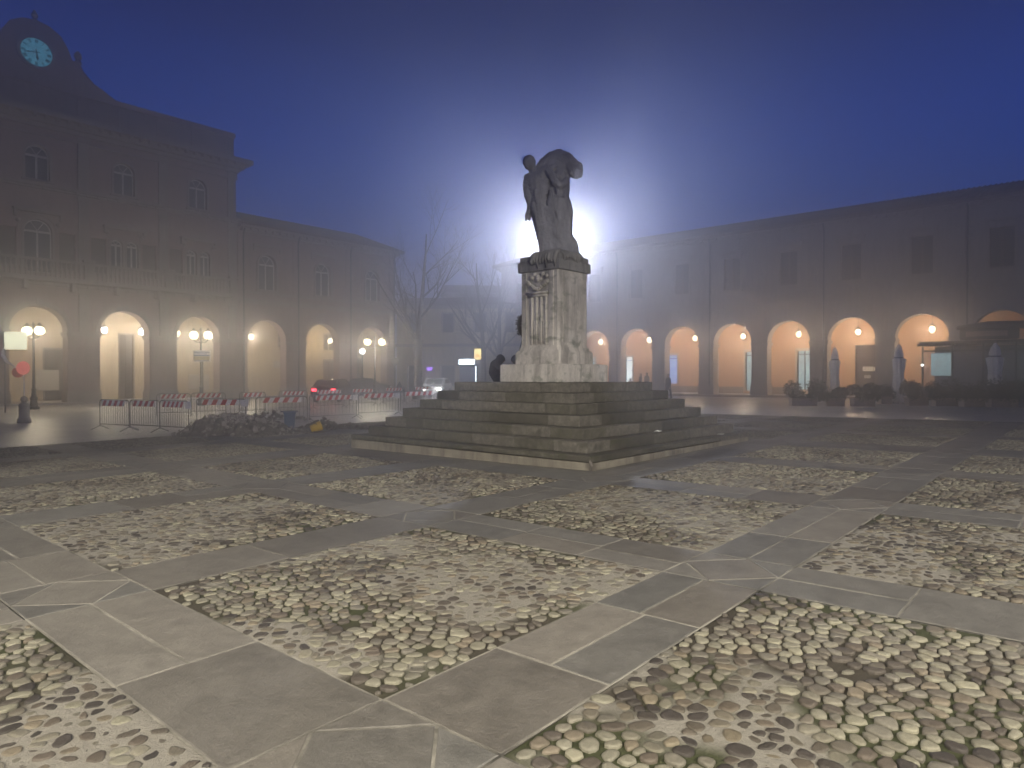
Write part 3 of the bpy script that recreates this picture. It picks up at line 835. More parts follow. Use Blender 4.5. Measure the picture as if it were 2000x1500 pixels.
def hood(root, x0, x1, z, out=.28, tri=False):
    b = MB(); b.box(x0, x1, -out, 0, z, z+.10); b.box(x0+.05, x1-.05, -out+.08, 0, z-.08, z)
    for a in (x0+.06, x1-.22): b.box(a, a+.16, -out+.12, 0, z-.42, z-.08)
    b.build('window_hood', M['trim'], root)

def pier(root, x0, x1, y1, zs, zb, mat, plm):
    b = MB(); b.box(x0, x1, 0, y1, zb+.85, zs-.28, 0)
    b.box(x0-.05, x1+.05, -.05, y1+.05, zs-.28, zs-.18, 1); b.box(x0-.09, x1+.09, -.09, y1+.09, zs-.18, zs, 1)
    b.box(x0-.07, x1+.07, -.07, y1+.07, zb-.4, zb+.70, 1); b.box(x0-.035, x1+.035, -.035, y1+.035, zb+.70, zb+.85, 1)
    b.build('pillar', [mat, plm], root)
def cornice(root, x0, x1, z, steps, mat, name='cornice', y1=0.3, dent=True):
    b = MB()
    for (o_, za, zb) in steps: b.box(x0-o_ if True else x0, x1+o_, -o_, y1, z+za, z+zb)
    if dent:
        o_, za = steps[-1][0], steps[-1][1]; n = int((x1-x0)/.6)
        for k in range(n): xx = x0+.3+k*(x1-x0-.6)/max(1, n-1); b.box(xx-.09, xx+.09, -o_+.08, -.02, z+za-.16, z+za-.002)
    b.build(name, mat, root)
def downpipe(root, x, z0, z1, y=-.10):
    b = MB(); b.tube([(x, y, z0), (x, y, z1-.5), (x, y-.25, z1)], .06, 8)
    for k in range(5): b.box(x-.09, x+.09, y-.08, y+.1, z0+(z1-z0)*(k+.5)/5.5, z0+(z1-z0)*(k+.5)/5.5+.05)
    b.build('downpipe', M['iron'], root)

# ---------------- right arcade building: facade in plane X=52, local x runs to world -Y
XR = 52.0; R0Y = 48.0
rb = thing('arcade_building', 'long two storey ochre building with lit orange arcade along the right side', 'building', (XR, R0Y, 0), -PI/2)
PR = 4.33; GR = 0.12
pc = [R0Y-(33.06+PR*k) for k in (3, 2, 1)]+[R0Y-(33.06-PR*k) for k in range(0, 15)]   # pillar centres, local x
xa, xb = pc[0]-.6, pc[-1]+.6
spr = 4.15; T = 0.9
holes = []
for a, b_ in zip(pc[:-1], pc[1:]): holes.append((a+.6, b_-.6, spr, spr+(b_-a-1.2)/2, True))
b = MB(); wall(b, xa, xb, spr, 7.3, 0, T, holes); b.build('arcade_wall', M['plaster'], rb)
for x in pc: pier(rb, x-.6, x+.6, T, spr, GR, M['plaster'], M['trim'])
wh = [((a+b_)/2-.65, (a+b_)/2+.65, 8.35, 10.85) for a, b_ in zip(pc[:-1], pc[1:])]
b = MB(); wall(b, xa, xb, 7.3, 12.6, 0, .45, wh); b.build('upper_wall', M['plaster'], rb)
for k, h in enumerate(wh):
    sill_and_frame(rb, *h, .18, False, 'shutter'); hood(rb, h[0]-.3, h[1]+.3, 11.35)
cornice(rb, xa, xb, 7.3, [(.10, -.16, -.04), (.20, -.04, .10), (.12, .10, .2)], M['trim'], 'belt_course', dent=False)
cornice(rb, xa, xb, 8.05, [(.06, 0, .14)], M['trim'], 'sill_course', dent=False)
cornice(rb, xa, xb, 12.2, [(.15, 0, .15), (.35, .15, .32), (.62, .32, .48)], M['trim'], 'cornice', .4)
for k, x in enumerate(pc):
    if k % 2 == 1:
        b = MB(); b.box(x-.28, x+.28, -.10, -.002, spr+.02, 7.1); b.box(x-.28, x+.28, -.10, -.002, 7.52, 8.03); b.box(x-.28, x+.28, -.10, -.002, 8.21, 12.18); b.build('pilaster', M['plaster'], rb)
        downpipe(rb, x+.42, .9, 12.5, -.28)
b = MB(); b.face([(xa-.6, -.72, 12.72), (xb+.6, -.72, 12.72), (xb+.6, 6.5, 15.0), (xa-.6, 6.5, 15.0)]); b.face([(xa-.6, 6.5, 15.0), (xb+.6, 6.5, 15.0), (xb+.6, 13.5, 12.7), (xa-.6, 13.5, 12.7)])
b.box(xa-.6, xb+.6, -.72, -.60, 12.56, 12.715)
n = int((xb-xa)/.32)
for k in range(n):
    xx = xa-.5+k*.32; b.tube([(xx, -.74, 12.75), (xx, 6.5, 15.03)], .07, 5)
b.build('roof', M['roof'], rb)
b = MB(); b.box(xa, xb, .5, 13, 7.4, 12.62); b.box(xa, xb, 4.85, 13, GR-.5, 7.4); b.build('rear_block', M['plaster'], rb)
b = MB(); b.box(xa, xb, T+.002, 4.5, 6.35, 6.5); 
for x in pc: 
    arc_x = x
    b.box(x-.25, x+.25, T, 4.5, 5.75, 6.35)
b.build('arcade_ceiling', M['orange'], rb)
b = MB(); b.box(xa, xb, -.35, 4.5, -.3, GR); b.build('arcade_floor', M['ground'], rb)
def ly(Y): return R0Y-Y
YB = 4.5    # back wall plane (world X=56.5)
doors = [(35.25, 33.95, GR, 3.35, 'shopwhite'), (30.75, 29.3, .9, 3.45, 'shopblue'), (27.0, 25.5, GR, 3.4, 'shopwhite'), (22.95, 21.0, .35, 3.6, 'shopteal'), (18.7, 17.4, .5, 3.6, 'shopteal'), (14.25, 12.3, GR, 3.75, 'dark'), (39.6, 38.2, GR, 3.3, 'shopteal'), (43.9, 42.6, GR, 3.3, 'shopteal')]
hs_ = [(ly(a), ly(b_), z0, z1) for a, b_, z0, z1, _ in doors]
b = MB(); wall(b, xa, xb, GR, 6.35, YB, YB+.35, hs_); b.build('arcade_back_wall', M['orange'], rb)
hz = sorted((h[0], h[1]) for h in hs_ if h[2] < .85); cur = xa
for a, c_ in hz+[(xb, xb)]:
    if a-.2 > cur: b = MB(); b.box(cur, a-.2, YB-.03, YB-.002, GR, GR+.55); b.build('wall_base', M['trim'], rb)
    cur = c_+.2
for (a, b_, z0, z1, kd) in doors:
    x0, x1 = ly(a), ly(b_)
    d = MB(); d.box(x0-.16, x0, YB-.05, YB+.15, z0, z1); d.box(x1, x1+.16, YB-.05, YB+.15, z0, z1); d.box(x0-.16, x1+.16, YB-.05, YB+.15, z1, z1+.2)
    if kd == 'dark':
        dd = d.build('door', M['darkwood'], rb); dd['label'] = 'closed brown double door with white notices'
        q = MB(); q.box(x0, x1, YB+.08, YB+.14, z0, z1)
        for k in range(2):
            for j in range(3): q.box(x0+.12+k*(x1-x0)/2, x0-.12+(k+1)*(x1-x0)/2, YB+.05, YB+.08, z0+.15+j*1.15, z0+1.1+j*1.15, 0, .01)
        q.build('door_leaf', M['darkwood'], dd)
        q = MB(); q.box(x0+.35, x0+1.05, YB+.02, YB+.045, 1.95, 2.3); q.box(x0+1.1, x0+1.4, YB+.02, YB+.045, 1.95, 2.25); q.box(x0+.45, x0+.9, YB+.02, YB+.045, 1.4, 1.65)
        q.build('notice', M['paper'], dd)
    else:
        dd = d.build('shop_front', M['shopframe'], rb)
        q = MB(); q.box(x0, x1, YB+.30, YB+.34, z0, z1); q.build('lit_interior', M[kd], dd)
        q = MB(); xm = x0+(x1-x0)*.42
        q.box(x0, x0+.06, YB+.1, YB+.15, z0, z1); q.box(x1-.06, x1, YB+.1, YB+.15, z0, z1); q.box(xm-.04, xm+.04, YB+.1, YB+.15, z0, z1); q.box(x0+.06, x1-.06, YB+.1, YB+.15, z1-.32, z1-.25); 
        q.build('glazing_bars', M['iron'], dd)
        if kd == 'shopwhite':
            q = MB(); q.box(xm+.2, xm+.6, YB+.18, YB+.28, z0, z0+1.0); q.box(xm+.3, xm+.5, YB+.18, YB+.28, z0+1.0, z0+1.25); q.box(x0+.1, x1-.1, YB+.2, YB+.28, z0+1.95, z0+2.0)
            q.box(xm+.15, x1-.1, YB+.2, YB+.28, z0+.7, z0+.78); q.build('counter', M['coat2'], dd)
# lanterns
LG = 'lanterns hanging in the right arcade'
def lantern(loc, label, group, power, col=(1.0, .66, .34), mat='lampbulb', chain=1.2, sc=1.1):
    t = thing('arcade_lantern', label, 'lantern', loc, 0, group)
    b = MB()
    for k in range(6):
        a = 2*PI*k/6; b.tube([(.13*sc*math.cos(a), .13*sc*math.sin(a), -.22*sc), (.20*sc*math.cos(a), .20*sc*math.sin(a), .18*sc)], .009*sc, 4)
    b.lathe([(.02, -.30*sc), (.06*sc, -.27*sc), (.13*sc, -.22*sc), (.13*sc, -.21*sc)], seg=6)
    b.build('cage', M['iron'], t)
    b = MB(); b.lathe([(.22*sc, .18*sc), (.21*sc, .20*sc), (.10*sc, .30*sc), (.03*sc, .36*sc), (.02*sc, .42*sc)], seg=6); b.tube([(0, 0, .40*sc), (0, 0, chain)], .012, 5); b.build('hood', M['iron'], t)
    b = MB(); b.ball((0, 0, 0), .17*sc, 12, 8, sc=(1, 1, 1.15)); b.build('bulb', M[mat], t, True)
    light('lamp', (0, 0, 0), power, col, .20*sc, t)
    return t
names = ['farthest lantern of the right arcade, just right of the pedestal', 'lantern half hidden behind the second arcade pillar right of the pedestal', 'lantern above the blue lit window of the right arcade', 'lantern above the pillar beside the third lit shop front', 'lantern in the arch between two pale teal shop fronts', 'lantern in the arch with the brown door and white notices', 'nearest lantern of the right arcade, above the glazed terrace']
for k, Y in enumerate((35.9, 30.7, 26.35, 22.15, 17.8, 13.6, 8.95)):
    lantern((54.0, Y, 4.78), names[k], LG, 2300, (1.0, .75, .48))
# extra lantern beyond frame side of the terrace, unlit arches there

# ---------------- town hall and lower wing (facade in plane Y=50)
YH = 50.0; GH = -.22
th = thing('town_hall', 'tall rose town hall with balcony and attic carrying the lit clock', 'building', (0, YH, 0))
tx0, tx1 = 0.0, 25.5
cen = [12.75+4.95*k for k in (-2, -1, 0, 1, 2)]
spr2 = 4.4; rad = 1.55
holes = [(c-rad, c+rad, spr2, spr2+rad, True) for c in cen]
b = MB(); wall(b, tx0, tx1, spr2, 7.6, 0, 1.0, holes); b.build('arcade_wall', M['brick'], th)
edges = [tx0]+sum([[c-rad, c+rad] for c in cen], [])+[tx1]
for k in range(0, len(edges), 2): pier(th, edges[k], edges[k+1]-.0, 1.0, spr2, GH, M['brick'], M['trim'])
for c in cen:
    b = MB(); arc_band(b, c, spr2, rad, rad+.28, -.05, -.001); b.box(c-.16, c+.16, -.12, -.051, spr2+rad-.02, spr2+rad+.42); b.build('arch_moulding', M['trim'], th)
# first floor
w1 = []; w2 = []
for i, c in enumerate(cen):
    if i == 2: w1 += [(c-.75, c+.75, 8.0, 11.3, True)]
    else: w1 += [(c-.85, c-.12, 8.75, 10.7, True), (c+.12, c+.85, 8.75, 10.7, True)]
    w2 += [(c-.65, c+.65, 13.75, 15.9, True)]
pan = []
for i in (0, 1, 2, 3):
    m_ = (cen[i]+cen[i+1])/2
    if i != 2 and i != 1 or True: pan += [(m_-1.35, m_-.45, 8.35, 10.65), (m_+.45, m_+1.35, 8.35, 10.65)]
pan = [p for p in pan if not any(p[0] < w[1]+.2 and p[1] > w[0]-.2 for w in w1)]
b = MB(); wall(b, tx0, tx1, 7.6, 13.0, 0, .5, w1+pan); b.build('first_floor_wall', M['brick'], th)
b = MB(); wall(b, tx0, tx1, 13.0, 17.2, 0, .5, w2); b.build('second_floor_wall', M['brick'], th)
for w in w1: sill_and_frame(th, *w[:4], .2, True, 'cross')
for p in pan:
    d = MB(); d.box(p[0], p[1], .22, .3, p[2], p[3]); d.build('shuttered_door', M['shutter'], th)
for w in w2: sill_and_frame(th, *w[:4], .25, True, 'cross')
for i, c in enumerate(cen):
    hood(th, c-1.35, c+1.35, 11.75 if i == 2 else 11.45, .4)
    b = MB(); arc_band(b, c, 10.75 if i != 2 else 10.6, .95, 1.1, -.08, -.001); b.build('window_arch', M['trim'], th)
    b = MB(); 
    for s_ in (-1, 1): b.ball((c+s_*1.05, -.06, 11.1), .14, 8, 6)
    b.build('roundel', M['trim'], th, True)
for x in (tx0+.35, *[(cen[i]+cen[i+1])/2 for i in range(4)], tx1-.35):
    b = MB()
    for (z0, z1) in ((spr2+.02, 7.2), (8.25, 13.15), (13.55, 16.95)): b.box(x-.30, x+.30, -.14, -.002, z0, z1); b.box(x-.37, x+.37, -.20, -.142, z1-.35, z1-.05)
    b.build('pilaster', M['trim'], th)
cornice(th, tx0, tx1, 7.25, [(.15, 0, .15), (.32, .15, .35)], M['trim'], 'belt_course')
cornice(th, tx0, tx1, 13.2, [(.12, 0, .14), (.28, .14, .32)], M['trim'], 'upper_belt_course')
cornice(th, tx0, tx1, 17.0, [(.12, -.5, -.4), (.2, 0, .25), (.5, .25, .6), (.95, .6, .95)], M['trim'], 'cornice', .5)
b = MB(); b.box(tx0, tx1, .55, 13, 7.7, 17.1); b.box(tx0, tx1, 4.9, 13, GH-.5, 7.7); b.box(tx0+.2, tx1-.2, .2, 12, 17.96, 20.0); b.build('rear_block', M['brick'], th)
b = MB(); b.box(tx0+.1, tx1-.1, .05, .198, 17.97, 19.6); b.box(tx0, tx1, -.05, .4, 19.62, 19.95)
for k in range(11): xx = tx0+.6+k*(tx1-tx0-1.2)/10; b.box(xx-.25, xx+.25, -.02, .048, 17.98, 19.6)
b.build('attic', M['brick'], th)
# balcony with balusters
b = MB(); b.box(tx0+1.0, tx1-.6, -1.15, -.325, 7.42, 7.68); b.box(tx0+1.0, tx1-.6, -1.12, -.95, 8.62, 8.78)
for k in range(9): xx = tx0+1.7+k*2.55; b.box(xx-.12, xx+.12, -.9, -.33, 6.9, 7.42)
pb = b.build('balcony', M['trim'], th)
b = MB(); x = tx0+1.2
while x < tx1-.8:
    b.lathe([(.05, 0), (.07, .05), (.05, .2), (.10, .42), (.05, .62), (.045, .8), (.07, .92)], (x, -1.03, 7.69), 6); x += .26
for xx in [tx0+1.15]+[(cen[i]+cen[i+1])/2 for i in range(4)]+[tx1-.75]: b.box(xx-.28, xx+.28, -1.17, -.88, 7.69, 8.62); b.box(xx-.34, xx+.34, -1.22, -.85, 8.79, 8.95)
b.build('balustrade', M['trim'], pb)
# clock gable
CXc = 12.75
b = MB()
prof = [(-4.6, 19.96), (4.6, 19.96), (3.9, 20.35), (3.2, 20.7), (2.6, 21.3), (2.35, 21.75), (1.95, 21.8), (1.75, 22.4), (1.35, 23.1), (.7, 23.5), (0, 23.62)]
poly = prof+[(-x, z) for x, z in prof[::-1][1:-1]]
poly = [p for p in poly if not (p[0] == -4.6)] ; poly = [(-4.6, 19.96)]+[(4.6, 19.96)]+prof[2:]+[(-x, z) for x, z in prof[2:-1][::-1]]
n0 = len(b.v); n = len(poly)
b.v += [(CXc+x, .1, z) for x, z in poly]+[(CXc+x, .6, z) for x, z in poly]
b.f.append(tuple(range(n0, n0+n))); b.m.append(0); b.f.append(tuple(range(n0+2*n-1, n0+n-1, -1))); b.m.append(0)
for i in range(n): j = (i+1) % n; b.f.append((n0+i, n0+n+i, n0+n+j, n0+j)); b.m.append(0)
for s_ in (-1, 1):
    b.lathe([(.22, 21.75), (.26, 21.85), (.12, 22.0), (.25, 22.2), (.22, 22.4), (.05, 22.6)], (CXc+s_*2.35, .35, 0), 8)
b.lathe([(.2, 23.55), (.1, 23.75), (.22, 23.95), (.05, 24.3)], (CXc, .35, 0), 8)
gb = b.build('gable', M['brick'], th)
b = MB(); arc_band(b, CXc, 21.6, .84, 1.05, 0.0, .099, 0, 2*PI, 32); b.build('clock_surround', M['trim'], gb)
b = MB(); b.face([(CXc+.84*math.cos(2*PI*k/40), .06, 21.6+.84*math.sin(2*PI*k/40)) for k in range(40)]); ck = b.build('clock_face', M['clock'], gb)
NUM = ['XII', 'I', 'II', 'III', 'IIII', 'V', 'VI', 'VII', 'VIII', 'IX', 'X', 'XI']
b = MB()
for k, tx_ in enumerate(NUM):
    a = 2*PI*k/12; u = Vector((math.sin(a), 0, math.cos(a))); s_ = Vector((math.cos(a), 0, -math.sin(a)))
    c = Vector((CXc, .045, 21.6))+u*.68; wd = {'I': .045, 'V': .085, 'X': .09}; tot = sum(wd[ch] for ch in tx_); q = -tot/2
    for ch in tx_:
        m_ = q+wd[ch]/2; q += wd[ch]; h = .105
        def bar(p0, p1, w):
            A = c+s_*p0[0]+u*p0[1]; B = c+s_*p1[0]+u*p1[1]; d = (B-A).normalized(); e = Vector((0, 1, 0)).cross(d)
            b.obox((A+B)/2, d, e, (0, 1, 0), (B-A).length/2, w, .006)
        if ch == 'I': bar((m_, -h), (m_, h), .015)
        if ch == 'V': bar((m_-.035, h), (m_, -h), .014); bar((m_+.035, h), (m_, -h), .009)
        if ch == 'X': bar((m_-.035, h), (m_+.035, -h), .014); bar((m_+.035, h), (m_-.035, -h), .009)
b.build('numerals', M['clockink'], ck)
b = MB()
for (a, L, back, w) in ((2*PI*(43/60), .66, .20, .022), (2*PI*((5+43/60)/12), .46, .18, .032)):
    d = Vector((math.sin(a), 0, math.cos(a))); e = Vector((math.cos(a), 0, -math.sin(a))); c = Vector((CXc, .025 if L > .6 else .035, 21.6))
    b.obox(c+d*(L-back)/2, d, e, (0, 1, 0), (L+back)/2, w, .004); b.obox(c+d*L*.68, d, e, (0, 1, 0), .06, w*2.0, .005)
b.build('hands', M['clockink'], ck)
# arcade inside (town hall + wing)
def hall_inside(root, x0, x1, zc, items):
    hh = [(a, b_, z0, z1) for a, b_, z0, z1, k in items if k in ('door', 'window')]
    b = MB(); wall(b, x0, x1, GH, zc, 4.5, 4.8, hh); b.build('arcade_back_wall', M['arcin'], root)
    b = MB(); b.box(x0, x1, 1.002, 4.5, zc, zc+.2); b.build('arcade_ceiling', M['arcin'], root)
    b = MB(); b.box(x0, x1, -.4, 4.5, -.6, GH+.12); b.build('arcade_floor', M['ground'], root)
    for a, b_, z0, z1, k in items:
        if k in ('door', 'window'):
            d = MB(); d.box(a-.1, a, 4.44, 4.6, z0, z1); d.box(b_, b_+.1, 4.44, 4.6, z0, z1); d.box(a-.1, b_+.1, 4.44, 4.6, z1, z1+.12)
            w = d.build(k, M['trim'], root); q = MB(); q.box(a, b_, 4.62, 4.68, z0, z1); q.build('pane' if k == 'window' else 'door_leaf', M['glass'] if k == 'window' else M['darkwood'], w)
            q = MB(); xm = (a+b_)/2; q.box(xm-.04, xm+.04, 4.57, 4.618, z0, z1); q.build('joinery', M['whitewood'] if k == 'window' else M['darkwood'], w)
        else:
            q = MB(); q.box(a, b_, 4.40, 4.498, z0, z1, 0, .02); q.build(k, M['darkwood'] if k != 'notice_board' else M['shopframe'], root)
hall_inside(th, tx0, tx1, 6.3, [(14.2, 15.9, GH+.12, 3.4, 'door'), (18.9, 19.8, GH+.12, 4.6, 'door'), (on_y(70, 54.5), on_y(95, 54.5)+.6, .6, 2.0, 'notice_board'), (on_y(368, 54.5), on_y(408, 54.5), .5, 1.7, 'notice_board'), (8.5, 9.9, GH+.12, 3.6, 'door')])
# ---- wing
wg = thing('town_hall_wing', 'lower two storey rose wing with arched windows beside the town hall', 'building', (0, YH, 0))
wx0, wx1 = 25.51, 40.9
cw = [28.1, 33.2, 38.35]; rw_ = 1.65
b = MB(); wall(b, wx0, wx1, 4.35, 7.4, .1, 1.0, [(c-rw_, c+rw_, 4.35, 4.35+rw_, True) for c in cw]); b.build('arcade_wall', M['brick'], wg)
ed = [wx0]+sum([[c-rw_, c+rw_] for c in cw], [])+[wx1]
for k in range(0, len(ed), 2):
    b = MB(); x0, x1 = ed[k], ed[k+1]
    b.box(x0, x1, .1, 1.0, GH+.85, 4.15); b.box(x0-(0 if k == 0 else .06), x1+.06, .03, 1.06, 4.15, 4.349, 1); b.box(x0-(0 if k == 0 else .06), x1+.06, .03, 1.06, GH-.4, GH+.85, 1)
    b.build('pillar', [M['brick'], M['trim']], wg)
ww = [(c-.75, c+.75, 8.35, 11.1, True) for c in cw]
b = MB(); wall(b, wx0, wx1, 7.4, 13.1, .1, .55, ww); b.build('upper_wall', M['brick'], wg)
for w in ww: sill_and_frame(wg, *w[:4], .32, True, 'cross'); hood(wg, w[0]-.5, w[1]+.5, 11.75, .22)
cornice(wg, wx0+.3, wx1, 7.2, [(.05, 0, .15), (.18, .15, .35)], M['trim'], 'belt_course', .3, False)
cornice(wg, wx0+.2, wx1, 8.0, [(.02, 0, .16)], M['trim'], 'sill_course', .3, False)
cornice(wg, wx0+.75, wx1, 12.6, [(.10, 0, .15), (.35, .15, .35), (.65, .35, .5)], M['trim'], 'cornice', .4)
b = MB(); b.face([(wx0, -.75, 13.12), (wx1+.7, -.75, 13.12), (wx1+.7, 6, 15.5), (wx0, 6, 15.5)]); b.face([(wx1+.7, 12, 13.1), (wx0, 12, 13.1), (wx0, 6, 15.5), (wx1+.7, 6, 15.5)]); b.face([(wx1+.7, -.75, 13.12), (wx1+.7, 12, 13.1), (wx1+.7, 6, 15.5)])
for k in range(int((wx1-wx0)/.32)): xx = wx0+.2+k*.32; b.tube([(xx, -.76, 13.15), (xx, 6, 15.53)], .07, 5)
b.build('roof', M['roof'], wg)
b = MB(); b.box(wx1-.3, wx1-.002, 1.001, 4.499, GH-.5, 6.3); b.build('end_wall', M['arcin'], wg)
b = MB(); b.box(wx0, wx1, .6, 12, 7.5, 13.11); b.box(wx0, wx1, 4.85, 12, GH-.5, 7.5); b.build('rear_block', M['brick'], wg)
for x in ((cw[0]+cw[1])/2, (cw[1]+cw[2])/2, 25.95, wx1-.3):
    b = MB()
    for z0, z1 in ((4.40, 7.18), (8.18, 12.55)): b.box(x-.28, x+.28, 0.02, .098, z0, z1)
    b.build('pilaster', M['brick'], wg)
    downpipe(wg, x+.05, 0, 12.9, -.22)
hall_inside(wg, wx0, wx1, 6.3, [(on_y(545, 54.5), on_y(554, 54.5)+.6, 4.1, 5.4, 'window'), (on_y(534, 54.5), on_y(557, 54.5), 2.3, 2.9, 'notice_board'), (on_y(633, 54.5), on_y(649, 54.5)+.2, 4.0, 5.4, 'window'), (on_y(633, 54.5), on_y(649, 54.5)+.3, GH+.12, 3.0, 'door'), (39.0, 40.3, GH+.12, 3.2, 'door')])
HG = 'lanterns hanging in the town hall arcade'
for px, lab, pw, cm_ in ((205, 'large white lantern hanging in the middle town hall arch at left', 210, 'coolbulb'), (277, 'smaller white lantern at the right side of the same town hall arch', 150, 'coolbulb'), (347, 'lantern half cut by the pillar left of the noticeboard arch', 150, 'lampbulb'), (491, 'lantern at the left edge of the first arch of the wing', 210, 'lampbulb')):
    lantern((on_y(px, 52.3), 52.3, 4.75), lab, HG, pw*11, (1, .86, .62), cm_, 1.4)
lantern((35.6, 52.6, 4.75), 'lantern hidden behind the last pillar of the wing arcade', HG, 2200, (1, .80, .50), 'lampbulb', 1.4)
lantern((10.4, 52.4, 4.75), 'lantern behind the bright sign in the leftmost arch', HG, 1600, (1, .78, .45), 'lampbulb', 1.4)

# ---------------- far buildings closing the corner
fb = thing('far_house', 'pale yellow house fading in the fog behind the bare trees', 'building', (*at(775, 70), 0), YAW-PI/2-.12)
L = 17.0
hl = [(1.2, 2.6, -.2, 2.6), (4.6, 6.0, .6, 2.6), (7.5, 9.2, -.2, 2.8), (11, 12.6, -.2, 2.7), (14, 15.6, .5, 2.6)]
hu = [(x, x+1.1, 6.0, 7.9) for x in (1.4, 4.8, 8.1, 11.3, 14.4)]
b = MB(); wall(b, 0, L, -.6, 8.4, 0, .4, hl+hu); b.build('wall', M['farwall'], fb)
b = MB(); b.box(0, L, .45, 8, -.6, 8.39); b.build('rear_block', M['farwall'], fb)
b = MB(); b.box(-.2, L+.2, -.18, -.002, 4.55, 4.85); b.box(-.3, L+.3, -.45, .5, 8.41, 8.7); b.build('cornice', M['trim'], fb)
b = MB(); b.face([(-.5, -.6, 8.72), (L+.5, -.6, 8.72), (L+.5, 4, 10.0), (-.5, 4, 10.0)]); b.face([(L+.5, 8.5, 8.6), (-.5, 8.5, 8.6), (-.5, 4, 10.0), (L+.5, 4, 10.0)]); b.build('roof', M['roof'], fb)
for h in hl+hu:
    d = MB(); d.box(h[0]-.12, h[0], -.04, .2, h[2], h[3]); d.box(h[1], h[1]+.12, -.04, .2, h[2], h[3]); d.box(h[0]-.12, h[1]+.12, -.04, .2, h[3], h[3]+.12); w = d.build('window', M['trim'], fb)
    q = MB(); q.box(h[0], h[1], .22, .28, h[2], h[3]); q.build('pane', M['glass'], w)
b = MB(); b.box(3.2, 3.7, -.25, -.05, 2.15, 2.45); b.build('neon_strip', M['purple'], fb)
x, y = at(1015, 82)
fb2 = thing('far_arched_house', 'dim plaster house with a lit arch far behind the pedestal', 'building', (x, y, 0), YAW-PI/2+.05)
b = MB(); wall(b, -9, 6, -.6, 11, 0, .5, [(-4.8, -2.6, -.5, 4.4, True), (-1.6, .6, -.5, 4.4, True), (1.6, 3.8, -.5, 4.4, True)]+[(k, k+1.1, 6.5, 8.5) for k in (-7, -3.9, -.9, 2.2)]); b.build('wall', M['farwall'], fb2)
b = MB(); b.box(-9, 6, 3, 9, -.6, 11); b.box(-9, 6, .55, 3, 5.2, 11); b.build('rear_block', M['farwall'], fb2)
b = MB(); b.box(-9.4, 6.4, -.5, .6, 11.02, 11.4); b.face([(-9.4, -.5, 11.42), (6.4, -.5, 11.42), (6.4, 4.5, 13), (-9.4, 4.5, 13)]); b.build('roof', M['roof'], fb2)
lx, ly_ = at(963, 81)
lantern((lx, ly_, 4.3), 'tiny yellow lantern between the trunks of the two far trees', 'lamps of the far houses', 900, (1, .78, .4), 'streetbulb', 1.0)

# kiosk panel with lit fascia, and the yellow sign
x, y = at(914, 52)
ks = thing('kiosk', 'grey blue kiosk with a brightly lit white fascia behind the steps', 'kiosk', (x, y, gz(x, y)), YAW-PI/2)
b = MB(); b.box(-.62, .55, -.3, .5, 0, 2.35, 0, .02); b.build('cabinet', M['adpanel'], ks)
b = MB(); b.box(-.75, .68, -.42, .6, 2.40, 2.52); b.box(-.6, .5, -.2, .4, 2.352, 2.398); b.build('canopy', M['coat2'], ks)
b = MB(); b.box(-.68, .50, -.40, .3, 2.53, 2.92, 0, .03); b.build('fascia', M['adwhite'], ks)
b = MB(); b.box(.60, .64, -.36, -.30, .05, 2.39); b.build('light_strip', M['adwhite'], ks)
x, y = at(933, 54)
sg = thing('lit_sign', 'small yellow and orange lit hanging sign left of the trees', 'sign', (x, y, gz(x, y)), YAW-PI/2)
b = MB(); b.box(-.27, .27, -.06, .06, 2.95, 3.80, 0, .02); sb_ = b.build('panel', M['adyellow'], sg)
b = MB()
for (a, c_) in (((-.24, 3.12), (0, 3.36)), ((0, 3.36), (.24, 3.12)), ((-.24, 3.0), (0, 3.24)), ((0, 3.24), (.24, 3.0))):
    A = Vector((a[0], -.07, a[1])); B = Vector((c_[0], -.07, c_[1])); d = (B-A).normalized(); b.obox((A+B)/2, d, (0, 1, 0), d.cross(Vector((0, 1, 0))), (B-A).length/2, .006, .025)
b.build('chevron', M['adorange'], sb_)
b = MB(); b.tube([(.34, 0, -.1), (.34, 0, 3.85)], .04, 6); b.tube([(.34, 0, 3.75), (0, 0, 3.85)], .025, 5); b.build('post', M['iron'], sg)

